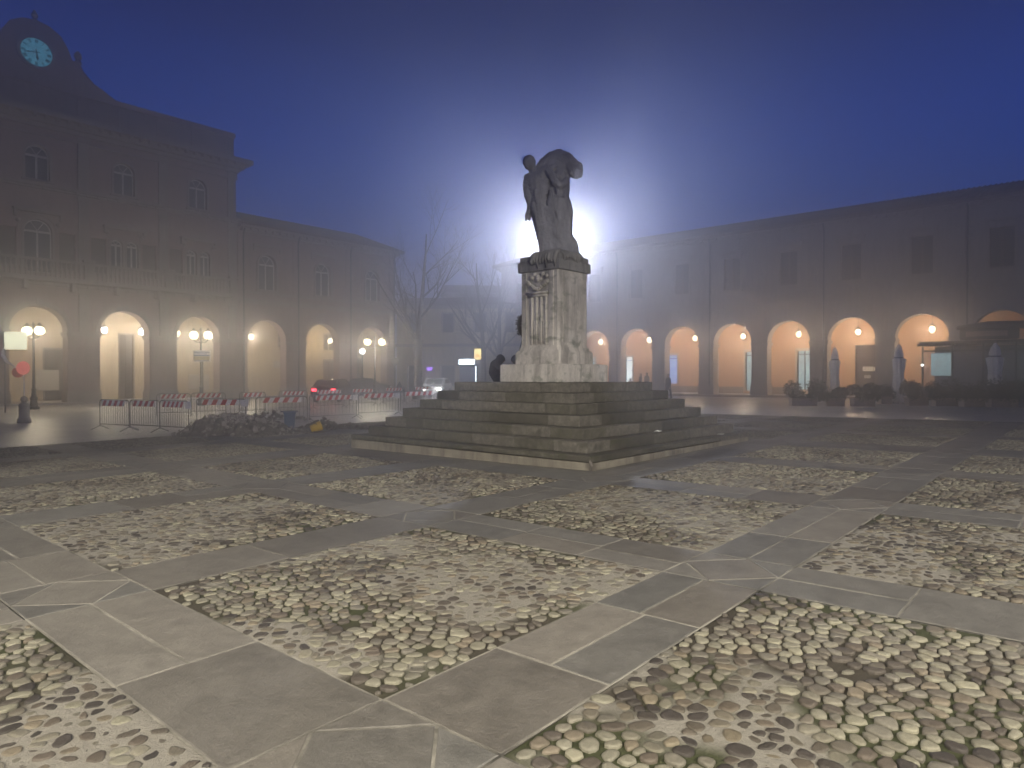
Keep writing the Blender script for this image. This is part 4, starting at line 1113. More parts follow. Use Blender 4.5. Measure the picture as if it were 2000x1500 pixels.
# ================================================================== STREET LAMPS
def street_lamp(px, D, h, label, power, rz=0.0, arms=2, spread=.5, bulb='streetbulb', col=(1, .86, .60)):
    x, y = at(px, D); g0 = gz(x, y)
    t = thing('street_lamp', label, 'street lamp', (x, y, g0), YAW-PI/2+rz, 'cast iron street lamps')
    b = MB(); b.lathe([(.26, 0), (.26, .12), (.18, .18), (.15, .5), (.19, .56), (.12, .7), (.09, 1.0), (.13, 1.05), (.07, 1.15), (.055, h-.5), (.09, h-.42), (.05, h-.35), (.04, h+.25), (.08, h+.3), (.01, h+.45)], (0, 0, 0), 12)
    b.build('post', M['iron'], t, False)
    sides = (-1, 1) if arms == 2 else (0,)
    for s_ in sides:
        b = MB()
        if s_: b.tube([(0, 0, h-.35), (s_*.2, 0, h-.45), (s_*(spread-.1), 0, h-.38), (s_*spread, 0, h-.26)], .022, 6); b.tube([(0, 0, h-.1), (s_*.15, 0, h-.28), (s_*.3, 0, h-.40)], .014, 5); b.build('arm', M['iron'], t)
        lt = MB(); cx = s_*spread
        for k in range(6):
            a = 2*PI*k/6; lt.tube([(cx+.10*math.cos(a), .10*math.sin(a), h-.22), (cx+.18*math.cos(a), .18*math.sin(a), h+.20)], .010, 4)
        lt.lathe([(.03, h-.28), (.10, h-.24), (.10, h-.22)], (cx, 0, 0), 6)
        lt.lathe([(.20, h+.20), (.19, h+.22), (.08, h+.33), (.02, h+.42)], (cx, 0, 0), 6)
        lo = lt.build('lantern', M['iron'], t)
        bb = MB(); bb.ball((cx, 0, h), .23, 12, 8); bb.build('bulb', M[bulb], lo, True)
        l = bpy.data.lights.new('lamp', 'POINT'); l.energy = power*1.3; l.color = col; l.shadow_soft_size = .24
        lo_ = bpy.data.objects.new('lamp', l); COL.objects.link(lo_); lo_.location = (cx, 0, h); lo_.parent = t
    return t
street_lamp(393, 40.0, 4.10, 'double lantern street lamp before the noticeboard arch of the town hall', 2300, 0.0, 2, .42)
street_lamp(732, 48.0, 4.05, 'double lantern street lamp standing left of the nearest bare tree', 2300, 0.12, 2, .50)
street_lamp(66, 36.0, 4.15, 'double lantern street lamp at the far left beside the red round sign', 2000, -.25, 2, .42)
street_lamp(708, 58.0, 3.75, 'single white street lamp just below and left of a double lantern lamp', 1000, 0, 1, 0, 'coolbulb', (1, .93, .8))

# lit sign and red round sign at far left
x, y = at(30, 33); 
s1 = thing('lit_sign', 'greenish yellow lit box sign at the far left before the arch', 'sign', (x, y, gz(x, y)), YAW-PI/2+.2)
b = MB(); b.box(-.42, .50, -.07, .07, 3.05, 3.90, 0, .02); b.build('panel', M['adgreen'], s1)
b = MB(); b.box(-.46, -.42, -.08, .08, 3.02, 3.93); b.tube([(-.44, 0, 0), (-.44, 0, 3.05)], .035, 6); b.build('frame', M['steel'], s1)
x, y = at(45, 30)
s2 = thing('warning_sign', 'round red warning sign on a bent white pole at the far left', 'sign', (x, y, gz(x, y)), YAW-PI/2)
b = MB(); b.lathe([(.01, -.04), (.29, -.035), (.30, 0), (.29, .035), (.01, .04)], (0, 0, 0), 24); o = b.build('disc', M['redlamp'], s2); o.rotation_euler = (PI/2, 0, 0); o.location = (.02, 0, 2.12)
b = MB(); b.lathe([(.01, -.03), (.22, -.03), (.23, 0), (.22, .03), (.01, .03)], (0, 0, 0), 24); o = b.build('small_disc', M['red'], s2); o.rotation_euler = (PI/2, 0, 0.4); o.location = (-.28, .08, 1.93)
b = MB(); b.tube([(-.85, 0, 3.0), (-.88, 0, 2.7), (-.72, 0, 2.42), (-.3, 0, 2.15), (.0, .05, 2.05), (.02, .06, 0)], [.03, .07, .06, .035, .03, .03], 8); b.build('pole', M['white'], s2)
x, y = at(47, 26.5)
bo = thing('bollard', 'squat pale stone bollard below the red round sign', 'bollard', (x, y, gz(x, y)))
b = MB(); b.lathe([(.24, -.1), (.24, .10), (.19, .14), (.18, .55), (.20, .60), (.16, .70), (.08, .76)], (0, 0, 0), 14); b.build('shaft', M['trim'], bo, True)
b = MB(); b.lathe([(.02, .74), (.10, .78), (.13, .86), (.10, .95), (.02, .99)], (0, 0, 0), 12); b.build('knob', M['trim'], bo, True)
# information board hung under the lantern lamp
x, y = at(395, 39.2)
ib = thing('information_board', 'small white board with blue band and yellow foot hung under a double lantern', 'sign', (x, y, gz(x, y)), YAW-PI/2)
b = MB(); b.box(-.48, .48, -.03, .03, 2.55, 3.18, 0, .01); bp = b.build('panel', M['white'], ib)
b = MB(); b.box(-.44, .44, -.036, -.032, 3.06, 3.11); b.box(-.44, .44, -.036, -.032, 2.86, 2.91); b.box(-.30, .30, -.036, -.032, 2.97, 3.0); b.build('blue_print', M['signblue'], bp)
b = MB(); b.box(-.44, .44, -.036, -.032, 2.64, 2.84); b.build('yellow_print', M['signyellow'], bp)
b = MB()
for k in range(14): b.box(-.42+k*.06, -.385+k*.06, -.036, -.032, 2.585, 2.62)
b.build('small_print', M['clockink'], bp)
b = MB(); b.tube([(0, .08, 0), (0, .08, 3.1)], .03, 6); b.build('post', M['iron'], ib)

# ================================================================== WORKS AREA
BG = 'crowd barriers with striped boards round the roadworks'
def make_barrier(w, h=1.0, stripes=5, lean=.12, rods=12, white=False):
    t = thing('barrier', 'x', 'barrier')
    b = MB(); r = .09
    pts = [(-w/2, 0, .12), (-w/2, 0, h-r), (-w/2+.03, 0, h-.03), (-w/2+r, 0, h), (w/2-r, 0, h), (w/2-.03, 0, h-.03), (w/2, 0, h-r), (w/2, 0, .12)]
    b.tube(pts, .019, 6); b.tube([(-w/2, 0, .2), (w/2, 0, .2)], .015, 5)
    b.build('frame', M['steel'], t)
    b = MB()
    for k in range(rods): xx = -w/2+w*(k+1)/(rods+1); b.tube([(xx, 0, .2), (xx, 0, h)], .006, 4)
    b.build('bars', M['steel'], t)
    for s_ in (-1, 1):
        b = MB(); b.tube([(s_*w/2, -.30, .02), (s_*w/2, -.02, .14), (s_*w/2, .02, .14), (s_*w/2, .30, .02)], .014, 5); b.build('leg', M['steel'], t)
    b = MB(); bw = w*.76; z0, z1 = h-.20, h-.02; n = stripes*2; y = -.035; sk = .10
    b.box(-bw/2, bw/2, y, y+.012, z0, z1)
    for k in range(0, n, 2):
        a = -bw/2+bw*k/n; c_ = a+bw/n
        x0, x1, x2, x3 = a, c_, min(bw/2, c_+sk), min(bw/2, a+sk)
        b.face([(x0, y-.003, z0), (x1, y-.003, z0), (x2, y-.003, z1), (x3, y-.003, z1)], 1)
    b.build('striped_board', [M['white'], M['red']], t)
    if white:
        b = MB(); b.box(bw/2+.06, bw/2+.32, -.03, -.018, h-.24, h-.02); b.build('white_plate', M['white'], t)
    return t
protos = {}
def place_barrier(px0, D0, px1, D1, label, stripes=5, white=False):
    x0, y0 = at(px0, D0); x1, y1 = at(px1, D1)
    t = make_barrier(math.hypot(x1-x0, y1-y0), 1.0, stripes, white=white)
    t.location = ((x0+x1)/2, (y0+y1)/2, gz((x0+x1)/2, (y0+y1)/2)-.02); t.rotation_euler = (0, 0, math.atan2(y1-y0, x1-x0)); tag(t, label, 'barrier', BG)
fr = [(195, 22.5, 252, 21.8, 'leftmost crowd barrier of the roadworks with a small grey striped board', 4, False),
      (254, 22.0, 312, 21.4, 'second crowd barrier from the left with narrow white slanted stripes', 4, False),
      (312, 21.3, 368, 20.6, 'crowd barrier with faded orange stripes left of the rubble heap', 5, True),
      (384, 22.6, 480, 22.2, 'crowd barrier with strong red stripes behind the left end of the rubble heap', 4, True),
      (500, 23.8, 600, 24.6, 'crowd barrier right behind the blue container', 4, False),
      (604, 25.6, 696, 27.4, 'crowd barrier behind the yellow bucket', 6, True),
      (700, 28.0, 778, 29.6, 'front barrier left of the last one beside the steps', 5, True),
      (782, 30.5, 853, 33.0, 'last front crowd barrier touching the left edge of the steps', 5, False)]
for f in fr: place_barrier(*f)
bk = [(306, 29.0, 372, 29.5, 'back row barrier seen above the faded orange stripes', 5), (374, 30.0, 440, 30.5, 'back row barrier seen above the strong red stripes', 5), (468, 30.5, 518, 31.5, 'back row barrier over the top of the rubble heap', 4), (545, 33.0, 600, 34.0, 'back row barrier above the blue container', 5), (612, 35.0, 672, 36.5, 'back row barrier under the red tail lamps', 6),
      (682, 37.5, 734, 39.0, 'back row barrier before the lamp post foot', 5), (748, 40.5, 790, 42.0, 'back row barrier left of the tree trunk', 5), (806, 43.5, 842, 45.0, 'farthest back row barrier under the headlamps', 4)]
for (a, b0, c_, d_, lab, n) in bk: place_barrier(a, b0, c_, d_, lab, n)
# rubble heap
hx, hy = at(470, 20.6)
hp = thing('rubble_heap', 'long dark heap of dug earth and broken paving inside the roadworks', 'rubble heap', (hx, hy, gz(hx, hy)-.02), YAW-PI/2+.08)
b = MB(); n, m_ = 70, 34; W, Dp = 3.6, 2.2
for j in range(m_+1):
    for i in range(n+1):
        u = -1+2*i/n; v = -1+2*j/m_
        env = max(0, 1-(abs(u-.0)**2.2))*max(0, 1-v*v)
        h = .62*env*(.9-.35*u)+(.20*noise.fractal(Vector((u*4.5, v*3, 2)), .8, 2.1, 5)+.07*noise.noise(Vector((u*23, v*14, 8))))*min(1, env*2.5)-.04
        b.v.append((u*W/2, v*Dp/2, h))
for j in range(m_):
    for i in range(n): q = j*(n+1)+i; b.f.append((q, q+1, q+n+2, q+n+1)); b.m.append(0)
b.build('earth', M['earth'], hp)
b = MB(); rr_ = random.Random(11)
for k in range(300):
    u = rr_.gauss(0, .42); v = rr_.gauss(-.1, .45)
    if abs(u) > 1.08 or abs(v) > 1.05: continue
    env = max(0, 1-abs(u)**2.2)*max(0, 1-v*v); h = .62*env*(.9-.35*u)
    s_ = rr_.uniform(.02, .065); a = Vector((rr_.uniform(-1, 1), rr_.uniform(-1, 1), rr_.uniform(-.5, .5))).normalized(); c_ = a.orthogonal().normalized()
    c_ = (c_+a.cross(c_)*rr_.uniform(-1, 1)).normalized(); e = a.cross(c_)
    b.obox((u*W/2, v*Dp/2, h+s_*.2), a, c_, e, s_, s_*rr_.uniform(.5, 1), s_*rr_.uniform(.2, .6))
o = b.build('broken_paving', M['rubble'], hp); o['kind'] = 'stuff'
def debris(px, D, w, label):
    x, y = at(px, D); t = thing('debris_pile', label, 'debris', (x, y, gz(x, y)-.02), YAW-PI/2)
    b = MB(); r0 = random.Random(int(px))
    for k in range(46):
        u, v = r0.gauss(0, .35)*w, r0.gauss(0, .3)*w*.6; s_ = r0.uniform(.02, .10)
        a = Vector((r0.uniform(-1, 1), r0.uniform(-1, 1), r0.uniform(-.4, .4))).normalized(); c_ = a.orthogonal().normalized(); e = a.cross(c_)
        b.obox((u, v, s_*.5+max(0, .2*w-.3*abs(u))*r0.random()), a, c_, e, s_, s_*.7, s_*.5)
    b.build('stones', M['earth'], t)['kind'] = 'stuff'
debris(632, 22.5, 1.2, 'low dark pile of stones right of the yellow bucket')
debris(688, 22.0, .8, 'small dark pile of stones left of the bottom step')
debris(540, 27.0, 1.8, 'hazy brown spoil heap behind the striped barrier over the blue container')
x, y = at(565, 21.9)
bi = thing('container', 'dull blue plastic container standing behind the right end of the heap', 'container', (x, y, gz(x, y)), .3)
b = MB(); b.lathe([(.20, 0), (.24, .5), (.26, .52), (.26, .56), (.24, .56), (.22, .5)], (0, 0, 0), 4); b.build('tub', M['bluebin'], bi)
b = MB(); b.box(-.19, .19, -.19, .19, .56, .60, 0, .01); b.build('lid', M['bluebin'], bi)
x, y = at(617, 21.0)
bu = thing('bucket', 'small yellow bucket lying at the right end of the heap', 'bucket', (x, y, gz(x, y)+.13), 1.2)
b = MB(); b.lathe([(.11, -.16), (.15, .14), (.155, .16), (.14, .16), (.10, -.12)], (0, 0, 0), 14); o = b.build('pail', M['yellow'], bu, True); o.rotation_euler = (1.25, 0, 0)
b = MB(); b.tube([(-.15, .0, .1), (-.12, .12, .16), (0, .18, .18), (.12, .12, .16), (.15, 0, .1)], .008, 5); b.build('handle', M['iron'], bu)

# road sign and folding tripod sign between the lamp and the tree
x, y = at(772, 52)
rs = thing('road_sign', 'round road sign on a thin pole between street lamp and tree', 'sign', (x, y, gz(x, y)), YAW-PI/2)
b = MB(); b.lathe([(.01, -.02), (.30, -.02), (.30, .02), (.01, .02)], (0, 0, 0), 20); o = b.build('disc', M['coat2'], rs); o.rotation_euler = (PI/2, 0, 0); o.location = (0, -.05, 2.75)
b = MB(); b.tube([(0, 0, 0), (0, 0, 3.0)], .035, 6); b.build('pole', M['steel'], rs)
x, y = at(780, 46)
tp = thing('tripod_sign', 'folding triangular road works sign on legs near the tree trunk', 'sign', (x, y, gz(x, y)), YAW-PI/2)
b = MB(); b.face([(-.42, -.05, .55), (.42, -.05, .55), (0, 0, 1.3)]); b.face([(.42, -.02, .55), (-.42, -.02, .55), (0, .03, 1.3)]); b.build('plate', M['coat2'], tp)
for a, c_ in ((-.45, -.1), (.45, -.1), (0, .5)):
    b = MB(); b.tube([(a*.3, 0, .9), (a, c_, 0)], .018, 5); b.build('leg', M['steel'], tp)

# ---- cars
def car(px, D, rz, label, paint, rear=True):
    x, y = at(px, D); t = thing('parked_car', label, 'car', (x, y, gz(x, y)), rz)
    prof = [(-2.05, .35), (-2.10, .6), (-2.0, .95), (-1.65, 1.05), (-1.2, 1.42), (-.3, 1.50), (.45, 1.42), (1.05, 1.0), (1.85, .88), (2.05, .65), (2.05, .35)]
    b = MB(); n = len(prof)
    for s_, yy in ((0, -.78), (1, -.84), (2, .84), (3, .78)):
        for (a, z) in prof: 
            k = (.86 if z > 1.1 else 1.0); b.v.append((a*(.985 if s_ in (0, 3) else 1), (yy)*k, z if s_ in (1, 2) else z*.985+.005))
    for s_ in range(3):
        for i in range(n): j = (i+1) % n; b.f.append((s_*n+i, s_*n+j, (s_+1)*n+j, (s_+1)*n+i)); b.m.append(0)
    b.f.append(tuple(range(n-1, -1, -1))); b.m.append(0); b.f.append(tuple(3*n+i for i in range(n))); b.m.append(0)
    b.build('body', paint, t)
    b = MB()
    for s_ in (-1, 1): b.face([(-1.35, s_*.80, 1.08), (.85, s_*.80, 1.06), (.35, s_*.74, 1.38), (-1.05, s_*.74, 1.38)])
    b.face([(-1.67, -.62, 1.08), (-1.67, .62, 1.08), (-1.25, .58, 1.40), (-1.25, -.58, 1.40)]); b.face([(1.03, -.62, 1.04), (1.03, .62, 1.04), (.5, .58, 1.40), (.5, -.58, 1.40)])
    b.build('windows', M['glass'], t)
    for wx in (-1.3, 1.3):
        for s_ in (-1, 1):
            b = MB(); b.tube([(wx, s_*.68, .32), (wx, s_*.87, .32)], .32, 18); w = b.build('wheel', M['rubber'], t)
            b = MB(); b.tube([(wx, s_*.87, .32), (wx, s_*.885, .32)], .19, 12); b.build('rim', M['steel'], w)
    for s_ in (-1, 1):
        b = MB(); b.box(-2.13, -2.06, s_*.62-.14, s_*.62+.14, .72, .86, 0, .01); b.build('tail_lamp', M['tail'] if rear else M['red'], t)
        b = MB(); b.ball((2.03, s_*.60, .66), .11, 10, 8, sc=(.5, 1.3, .9)); b.build('headlight', M['white'] if rear else M['headlamp'], t, True)
        if not rear: light('lamp', (2.25, s_*.60, .66), 90, (1, 1, .95), .08, t)
    b = MB(); b.box(-2.16, -2.11, -.26, .26, .50, .62); b.build('number_plate', M['white'], t)
    return t
car(652, 45.5, YAW-.05, 'dark car seen from behind with red tail lamps beyond the barriers', M['paint'], True)
car(853, 54.0, YAW+PI-.10, 'pale car facing the square with dazzling headlamps behind the barriers', M['paint2'], False)
car(718, 60.0, YAW-PI/2+.1, 'dark car side on behind the double lantern street lamp', M['paint'], True)

# ================================================================== TREES
def tree(px, D, H, fork, r0, seed, label, spread=1.0, lean=0.0):
    x, y = at(px, D); t = thing('bare_tree', label, 'tree', (x, y, gz(x, y)-.1), 0, 'bare winter trees')
    rnd = random.Random(seed)
    tr = MB(); tr.tube([(0, 0, 0), (lean*.2, 0, fork*.35), (lean*.6, 0, fork*.8), (lean, 0, fork)], [r0*1.35, r0*1.05, r0*.95, r0], 10)
    lim = MB(); tw = MB(); cnt = [0]
    def grow(p, d, L, r, lvl):
        if cnt[0] > 5200: return
        n = 5 if lvl < 3 else 3; pts = [p]; rad = [r]; q = p.copy(); dd = d.copy()
        r1 = r*(.22 if lvl < 2 else .35)
        for k in range(n):
            dd = (dd+Vector((rnd.uniform(-1, 1), rnd.uniform(-1, 1), rnd.uniform(-.6, .9)))*.13+Vector((0, 0, .05))).normalized()
            q = q+dd*(L/n); pts.append(q.copy()); rad.append(r+(r1-r)*(k+1)/n)
        (lim if lvl < 2 else tw).tube(pts, rad, 7 if lvl < 2 else (4 if lvl < 3 else 3), caps=False); cnt[0] += 1
        if lvl >= 5: return
        nb = (4, 5, 5, 4, 3)[lvl]
        for k in range(nb):
            i = 1+int((n-1)*(k+.6)/nb); i = min(n, i)
            a = rnd.uniform(0, 2*PI); o_ = dd.orthogonal().normalized(); o_ = (o_*math.cos(a)+dd.cross(o_)*math.sin(a)).normalized()
            an = rnd.uniform(.45, .95); nd = (dd*math.cos(an)+o_*math.sin(an)+Vector((0, 0, .12))).normalized()
            grow(pts[i], nd, L*rnd.uniform(.48, .68), rad[i]*.58, lvl+1)
    top = Vector((lean, 0, fork))
    heads = [(0, .08, 1.0)]+[(rnd.uniform(0, 2*PI), rnd.uniform(.45, .8), rnd.uniform(.65, .85)) for k in range(2)]
    heads += [(YAW-PI/2+PI+.2, .75, .72), (YAW-PI/2-.2, .8, .68), (YAW-PI/2+PI-.3, 1.15, .55), (YAW-PI/2+.3, 1.2, .5)]
    for (a, tilt, ln) in heads:
        d = Vector((math.cos(a)*math.sin(tilt), math.sin(a)*math.sin(tilt), math.cos(tilt)))
        grow(top-Vector((0, 0, rnd.uniform(0, .6)*(tilt > .1))), d, (H-fork)*.62*ln*spread, r0*(.75 if tilt < .2 else .45), 0)
    to = tr.build('trunk', M['bark'], t, True); lim.build('limbs', M['bark'], to, True); tw.build('twigs', M['bark'], t)
tree(817, 50, 15.5, 4.4, .30, 4, 'nearest bare tree with a forked crown beyond the barriers', 1.15)
tree(943, 61, 16.5, 4.0, .27, 9, 'tall hazy bare tree rising left of the seated figure', 1.0)
tree(975, 66, 16.0, 3.6, .30, 15, 'hazy bare tree with wide fork close to the pedestal', 1.0)

# ================================================================== RIGHT TERRACE
UG = 'closed cream parasols'
def parasol(px, D, h, label, foot=False, w=1.0):
    x, y = at(px, D); t = thing('parasol', label, 'parasol', (x, y, gz(x, y)), random.uniform(0, 3), UG)
    b = MB(); b.lathe([(.35, 0), (.35, .06), (.12, .08), (.03, .1)], (0, 0, 0), 12); b.tube([(0, 0, .05), (0, 0, h+.08)], .026, 8); b.build('pole', M['steel'], t)
    b = MB(); z0 = .75
    f = lambda a, z: 1+.20*math.sin(8*a+z*1.3)+.07*math.sin(3*a+z*4)
    b.lathe([(.05*w, z0), (.22*w, z0+.02), (.25*w, z0+.25), (.21*w, h*.5), (.25*w, h*.62), (.28*w, h*.74), (.14*w, h*.765), (.19*w, h*.80), (.15*w, h*.9), (.07, h*.98), (.02, h)], (0, 0, 0), 48, fn=f)
    b.build('canopy', M['cloth'], t, True)
    b = MB(); b.lathe([(.20*w, h*.755), (.205*w, h*.765), (.20*w, h*.78)], (0, 0, 0), 16); b.build('strap', M['coat2'], t)
    if foot:
        b = MB(); b.lathe([(.36, .02), (.33, .3), (.28, .7), (.20, 1.1), (.14, 1.3)], (0, 0, 0), 40, fn=lambda a, z: 1+.10*math.sin(9*a+z*3)); b.build('foot_cover', M['cloth'], t, True)
parasol(1630, 42.5, 3.35, 'slim closed parasol before the orange wall left of the brown door')
parasol(1755, 38.0, 3.30, 'closed parasol with a draped white foot cover before a pillar', True, 1.1)
parasol(1943, 38.5, 3.35, 'thick closed parasol at right before the dark terrace awning', False, 1.35)

def shrub(px, D, w, h, label, seed, trough=True):
    x, y = at(px, D); t = thing('potted_shrub', label, 'shrub', (x, y, gz(x, y)), YAW-PI/2, 'evergreen shrubs in troughs along the terrace')
    r0 = random.Random(seed)
    if trough:
        tw_ = w*.62
        b = MB(); b.box(-tw_/2, tw_/2, -.22, .22, 0, .34, 0, .02); b.box(-tw_/2-.03, tw_/2+.03, -.25, .25, .34, .40, 0, .01); b.build('trough', M['pot'], t)
    b = MB()
    blobs = [(r0.uniform(-.38, .38)*w, r0.uniform(-.25, .25), .45+r0.uniform(0, h*.5), r0.uniform(.22, .38)*min(w, h)) for _ in range(9)]
    for k in range(2600):
        bx, by, bz, br = blobs[k % 9]; d = Vector((r0.gauss(0, 1), r0.gauss(0, 1), r0.gauss(0, 1))).normalized()
        rr_ = br*(r0.uniform(.55, 1.08)); c = Vector((bx, by, bz))+d*rr_
        if c.z < .25: continue
        a = (d+Vector((r0.uniform(-1, 1), r0.uniform(-1, 1), r0.uniform(-1, 1)))*.8).normalized(); e = a.orthogonal().normalized()*.028; a = a*.06
        b.face([c-a, c+e, c+a, c-e])
    b.build('foliage', M['leaf'], t)
    b = MB()
    for k in range(6): bx, by, bz, br = blobs[k]; b.tube([(bx*.3, 0, .3), (bx*.8, by, bz)], [.02, .008], 5)
    b.build('stems', M['bark'], t)
sh = [(1568, 35.5, 2.1, 1.30, 'large rounded shrub at the left end of the terrace planting'), (1632, 35.0, 1.2, .75, 'low shrub under the slim closed parasol'), (1685, 34.5, 1.7, 1.05, 'shrub in a pale trough before the brown door'), (1728, 37.5, .9, .9, 'small shrub left of the parasol with the white foot'), (1790, 35.0, 1.6, 1.1, 'shrub right of the parasol with the white foot'),
      (1845, 34.0, 1.8, 1.3, 'dense shrub before the glazed terrace corner'), (1900, 33.0, 1.8, 1.2, 'shrub before the dark middle of the terrace'), (1955, 32.0, 1.9, 1.3, 'tall shrub left of the frame edge before the lit bar counter'), (2005, 31.5, 1.8, 1.35, 'shrub cut by the right edge of the picture')]
for k, (px, D, w, h, lab) in enumerate(sh): shrub(px, D, w, h, lab, 40+k)
# glazed terrace enclosure with awning and lit bar
t = thing('glazed_terrace', 'dark glazed bar terrace with awning before the right arcade', 'terrace enclosure', (48.3, 8.5, gz(48, 6)), -PI/2)
Wt = 13.0
b = MB(); b.box(-.15, Wt, -.15, 3.4, 3.42, 3.58); b.box(-.25, 1.7, -.32, .1, 3.30, 3.419); b.build('roof', M['canopy'], t)
b = MB()
for k in range(9): xx = k*1.55; b.box(xx-.05, xx+.05, -.05, .05, 0, 3.42)
b.box(0, Wt, -.04, .04, 2.95, 3.05); b.box(0, Wt, -.04, .04, .75, .82); b.build('posts', M['iron'], t)
b = MB(); b.box(.05, Wt, -.02, .02, 0, .75); b.build('lower_panel', M['darkwood'], t)
m_, nt, bs = newmat('clear terrace glass'); bs.inputs['Base Color'].default_value = (.55, .60, .62, 1); bs.inputs['Roughness'].default_value = .12; bs.inputs['Alpha'].default_value = .35; bump(nt, bs, noi(nt, 1.5, 2, .5, pos(nt)), .05, .01)
for k in range(8):
    b = MB(); b.face([(k*1.55+.05, 0, .82), (k*1.55+1.5, 0, .82), (k*1.55+1.5, 0, 2.95), (k*1.55+.05, 0, 2.95)]); b.build('glass_panel', m_, t)
b = MB(); b.box(.1, Wt, 3.3, 3.36, 0, 3.4); b.build('rear_wall', M['canopy'], t)
b = MB(); b.box(.25, 1.35, 1.2, 1.25, 1.5, 2.9); b.build('menu_screen', M['shopteal'], t)
b = MB(); b.box(2.0, 4.8, -.62, -.16, 3.60, 4.25, 0, .05); b.build('awning_valance', M['canopy'], t)
b = MB(); b.box(2.3, 4.3, -.64, -.622, 3.78, 4.08); b.build('sign_strip', plain('dull pink lettering band', (.30, .20, .17), .7, var=.6, scale=9), t)
b = MB(); b.tube([(1.9, -.9, 4.3), (3.4, -1.0, 4.38), (5.2, -.95, 4.35), (7.5, -.8, 4.3)], [.12, .22, .22, .15], 8); b.build('rolled_awning', M['canopy'], t)
b = MB(); b.box(4.6, 9.5, 2.6, 3.2, .0, 1.15); b.build('bar_counter', M['darkwood'], t)
b = MB(); b.box(4.6, 9.5, 2.5, 2.58, 1.17, 1.24); b.box(5.0, 9.0, 2.5, 2.6, 1.5, 1.62); b.build('counter_light', M['barcounter'], t)
b = MB(); b.box(4.9, 9.5, 3.2, 3.28, 1.6, 2.8); b.build('lit_shelves', M['barlight'], t)
b = MB()
for k in range(16): b.lathe([(.05, 1.25), (.05, 1.5), (.02, 1.56), (.02, 1.62)], (4.8+k*.28, 2.75, 0), 6)
b.box(4.9, 9.5, 3.1, 3.18, 2.1, 2.16); b.build('bottles', M['coat2'], t)
b = MB(); b.ball((.0, -.12, 2.15), .06, 10, 8); b.build('bulb', M['coolbulb'], t, True)
for (lx_, lz, pw) in ((0, 2.15, 12),): light('lamp', (lx_, -.12, lz), pw, (1, .97, .9), .07, t)
light('lamp', (6.5, 1.8, 2.7), 70, (.85, 1, .85), .15, t)

# ================================================================== FLOODLIGHT MAST
FD = 34.0; fx_, fy_ = at(1085, FD); FZ = 8.2
fm = thing('floodlight_mast', 'tall mast whose floodlight shines from behind the statue', 'street lamp', (fx_, fy_, gz(fx_, fy_)), YAW-PI/2)
b = MB(); b.lathe([(.22, 0), (.2, .5), (.09, .6), (.07, FZ-.5), (.05, FZ+.25)], (0, .35, 0), 10); b.build('mast', M['steel'], fm)
b = MB(); b.box(-.30, .30, .05, .30, FZ-.22, FZ+.22, 0, .03); b.build('housing', M['iron'], fm)
b = MB(); b.ball((0, 0, FZ), .16, 14, 10); b.build('bulb', M['floodlens'], fm, True)
light('lamp', (0, 0, FZ), FLOOD if 'FLOOD' in globals() else 27000, (.78, .84, 1.0), .18, fm)

# lamps of the square that stand behind the camera
# (shaded street lamps: their light falls on the paving, steps and pedestal, not upwards)
for (x, y, z, pw, c, tx_, ty_) in ((-9, 3, 8.5, 12500, (1.0, .92, .76), 8, 5.5), (1.5, -11, 8.5, 15000, (1.0, .93, .80), 11, 7), (-7, -8, 9, 7500, (1.0, .93, .76), 4, 3)):
    l = bpy.data.lights.new('square_lamp', 'SPOT'); l.energy = pw; l.color = c; l.shadow_soft_size = .4
    o = bpy.data.objects.new('square_lamp', l); COL.objects.link(o); o.location = (x, y, z)
    h = Vector((tx_-x, ty_-y, 0)).normalized(); tilt = math.radians(54 if y > -10 else 45)
    d = Vector((h.x*math.cos(tilt), h.y*math.cos(tilt), -math.sin(tilt)))
    o.rotation_euler = d.to_track_quat('-Z', 'Y').to_euler(); l.spot_size = math.radians(88); l.spot_blend = .35

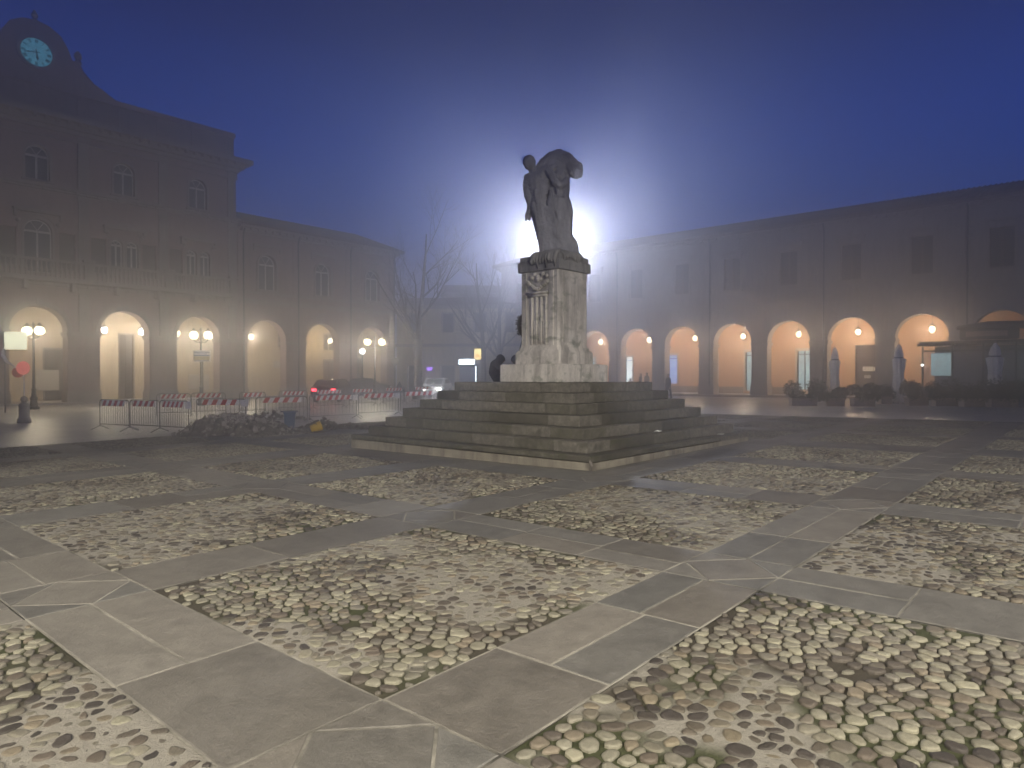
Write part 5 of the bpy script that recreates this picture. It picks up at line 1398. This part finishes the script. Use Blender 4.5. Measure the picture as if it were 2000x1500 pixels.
# ================================================================== HAZE
b = MB(); b.box(-44, 146, -54, 136, -2.2, 26)
hz_ = b.build('haze', None if False else [bpy.data.materials.new('fog')])
tag(hz_, 'night fog filling the square', 'fog', kind='stuff')
hm = hz_.data.materials[0]; hm.use_nodes = True; nt = hm.node_tree
for n_ in list(nt.nodes):
    if n_.type == 'BSDF_PRINCIPLED': nt.nodes.remove(n_)
pv = nt.nodes.new('ShaderNodeVolumePrincipled'); pv.inputs['Color'].default_value = (.90, .90, 1.0, 1)
pv.inputs['Density'].default_value = 0.0185; pv.inputs['Anisotropy'].default_value = 0.82
nt.links.new(pv.outputs[0], [n_ for n_ in nt.nodes if n_.type == 'OUTPUT_MATERIAL'][0].inputs['Volume'])

# ================================================================== SKY
w = bpy.data.worlds.new('World'); S.world = w; w.use_nodes = True; nt = w.node_tree
bg = nt.nodes['Background']
tc = nt.nodes.new('ShaderNodeTexCoord'); sp_ = nt.nodes.new('ShaderNodeSeparateXYZ'); nt.links.new(tc.outputs['Generated'], sp_.inputs[0])
cr = ramp(nt, sp_.outputs['Z'], [(0.0, (.050, .12, .46)), (0.20, (.004, .095, .58)), (0.31, (.0, .052, .40)), (0.43, (.0, .016, .15)), (0.52, (.0, .006, .065)), (1.0, (.0, .002, .02))])
nt.links.new(cr, bg.inputs['Color']); bg.inputs['Strength'].default_value = 1.0

# ================================================================== CAMERA
cam = bpy.data.cameras.new('camera'); co = bpy.data.objects.new('camera', cam); COL.objects.link(co)
cam.lens = 24.0; cam.sensor_width = 36.0; cam.clip_end = 600; cam.clip_start = 0.05
co.location = (0, 0, 1.6)
pit = math.radians(-.69)
F = Vector((FX*math.cos(pit), FY*math.cos(pit), math.sin(pit)))
co.rotation_euler = F.to_track_quat('-Z', 'Y').to_euler()
S.camera = co
S.view_settings.view_transform = 'Standard'; S.view_settings.look = 'None'; S.view_settings.exposure = 0; S.view_settings.gamma = 1
S.cycles.use_denoising = True
S.cycles.volume_bounces = 0
S.cycles.max_bounces = 5; S.cycles.diffuse_bounces = 2; S.cycles.glossy_bounces = 2; S.cycles.transparent_max_bounces = 8
S.cycles.sample_clamp_indirect = 4.0
S.cycles.use_light_tree = True
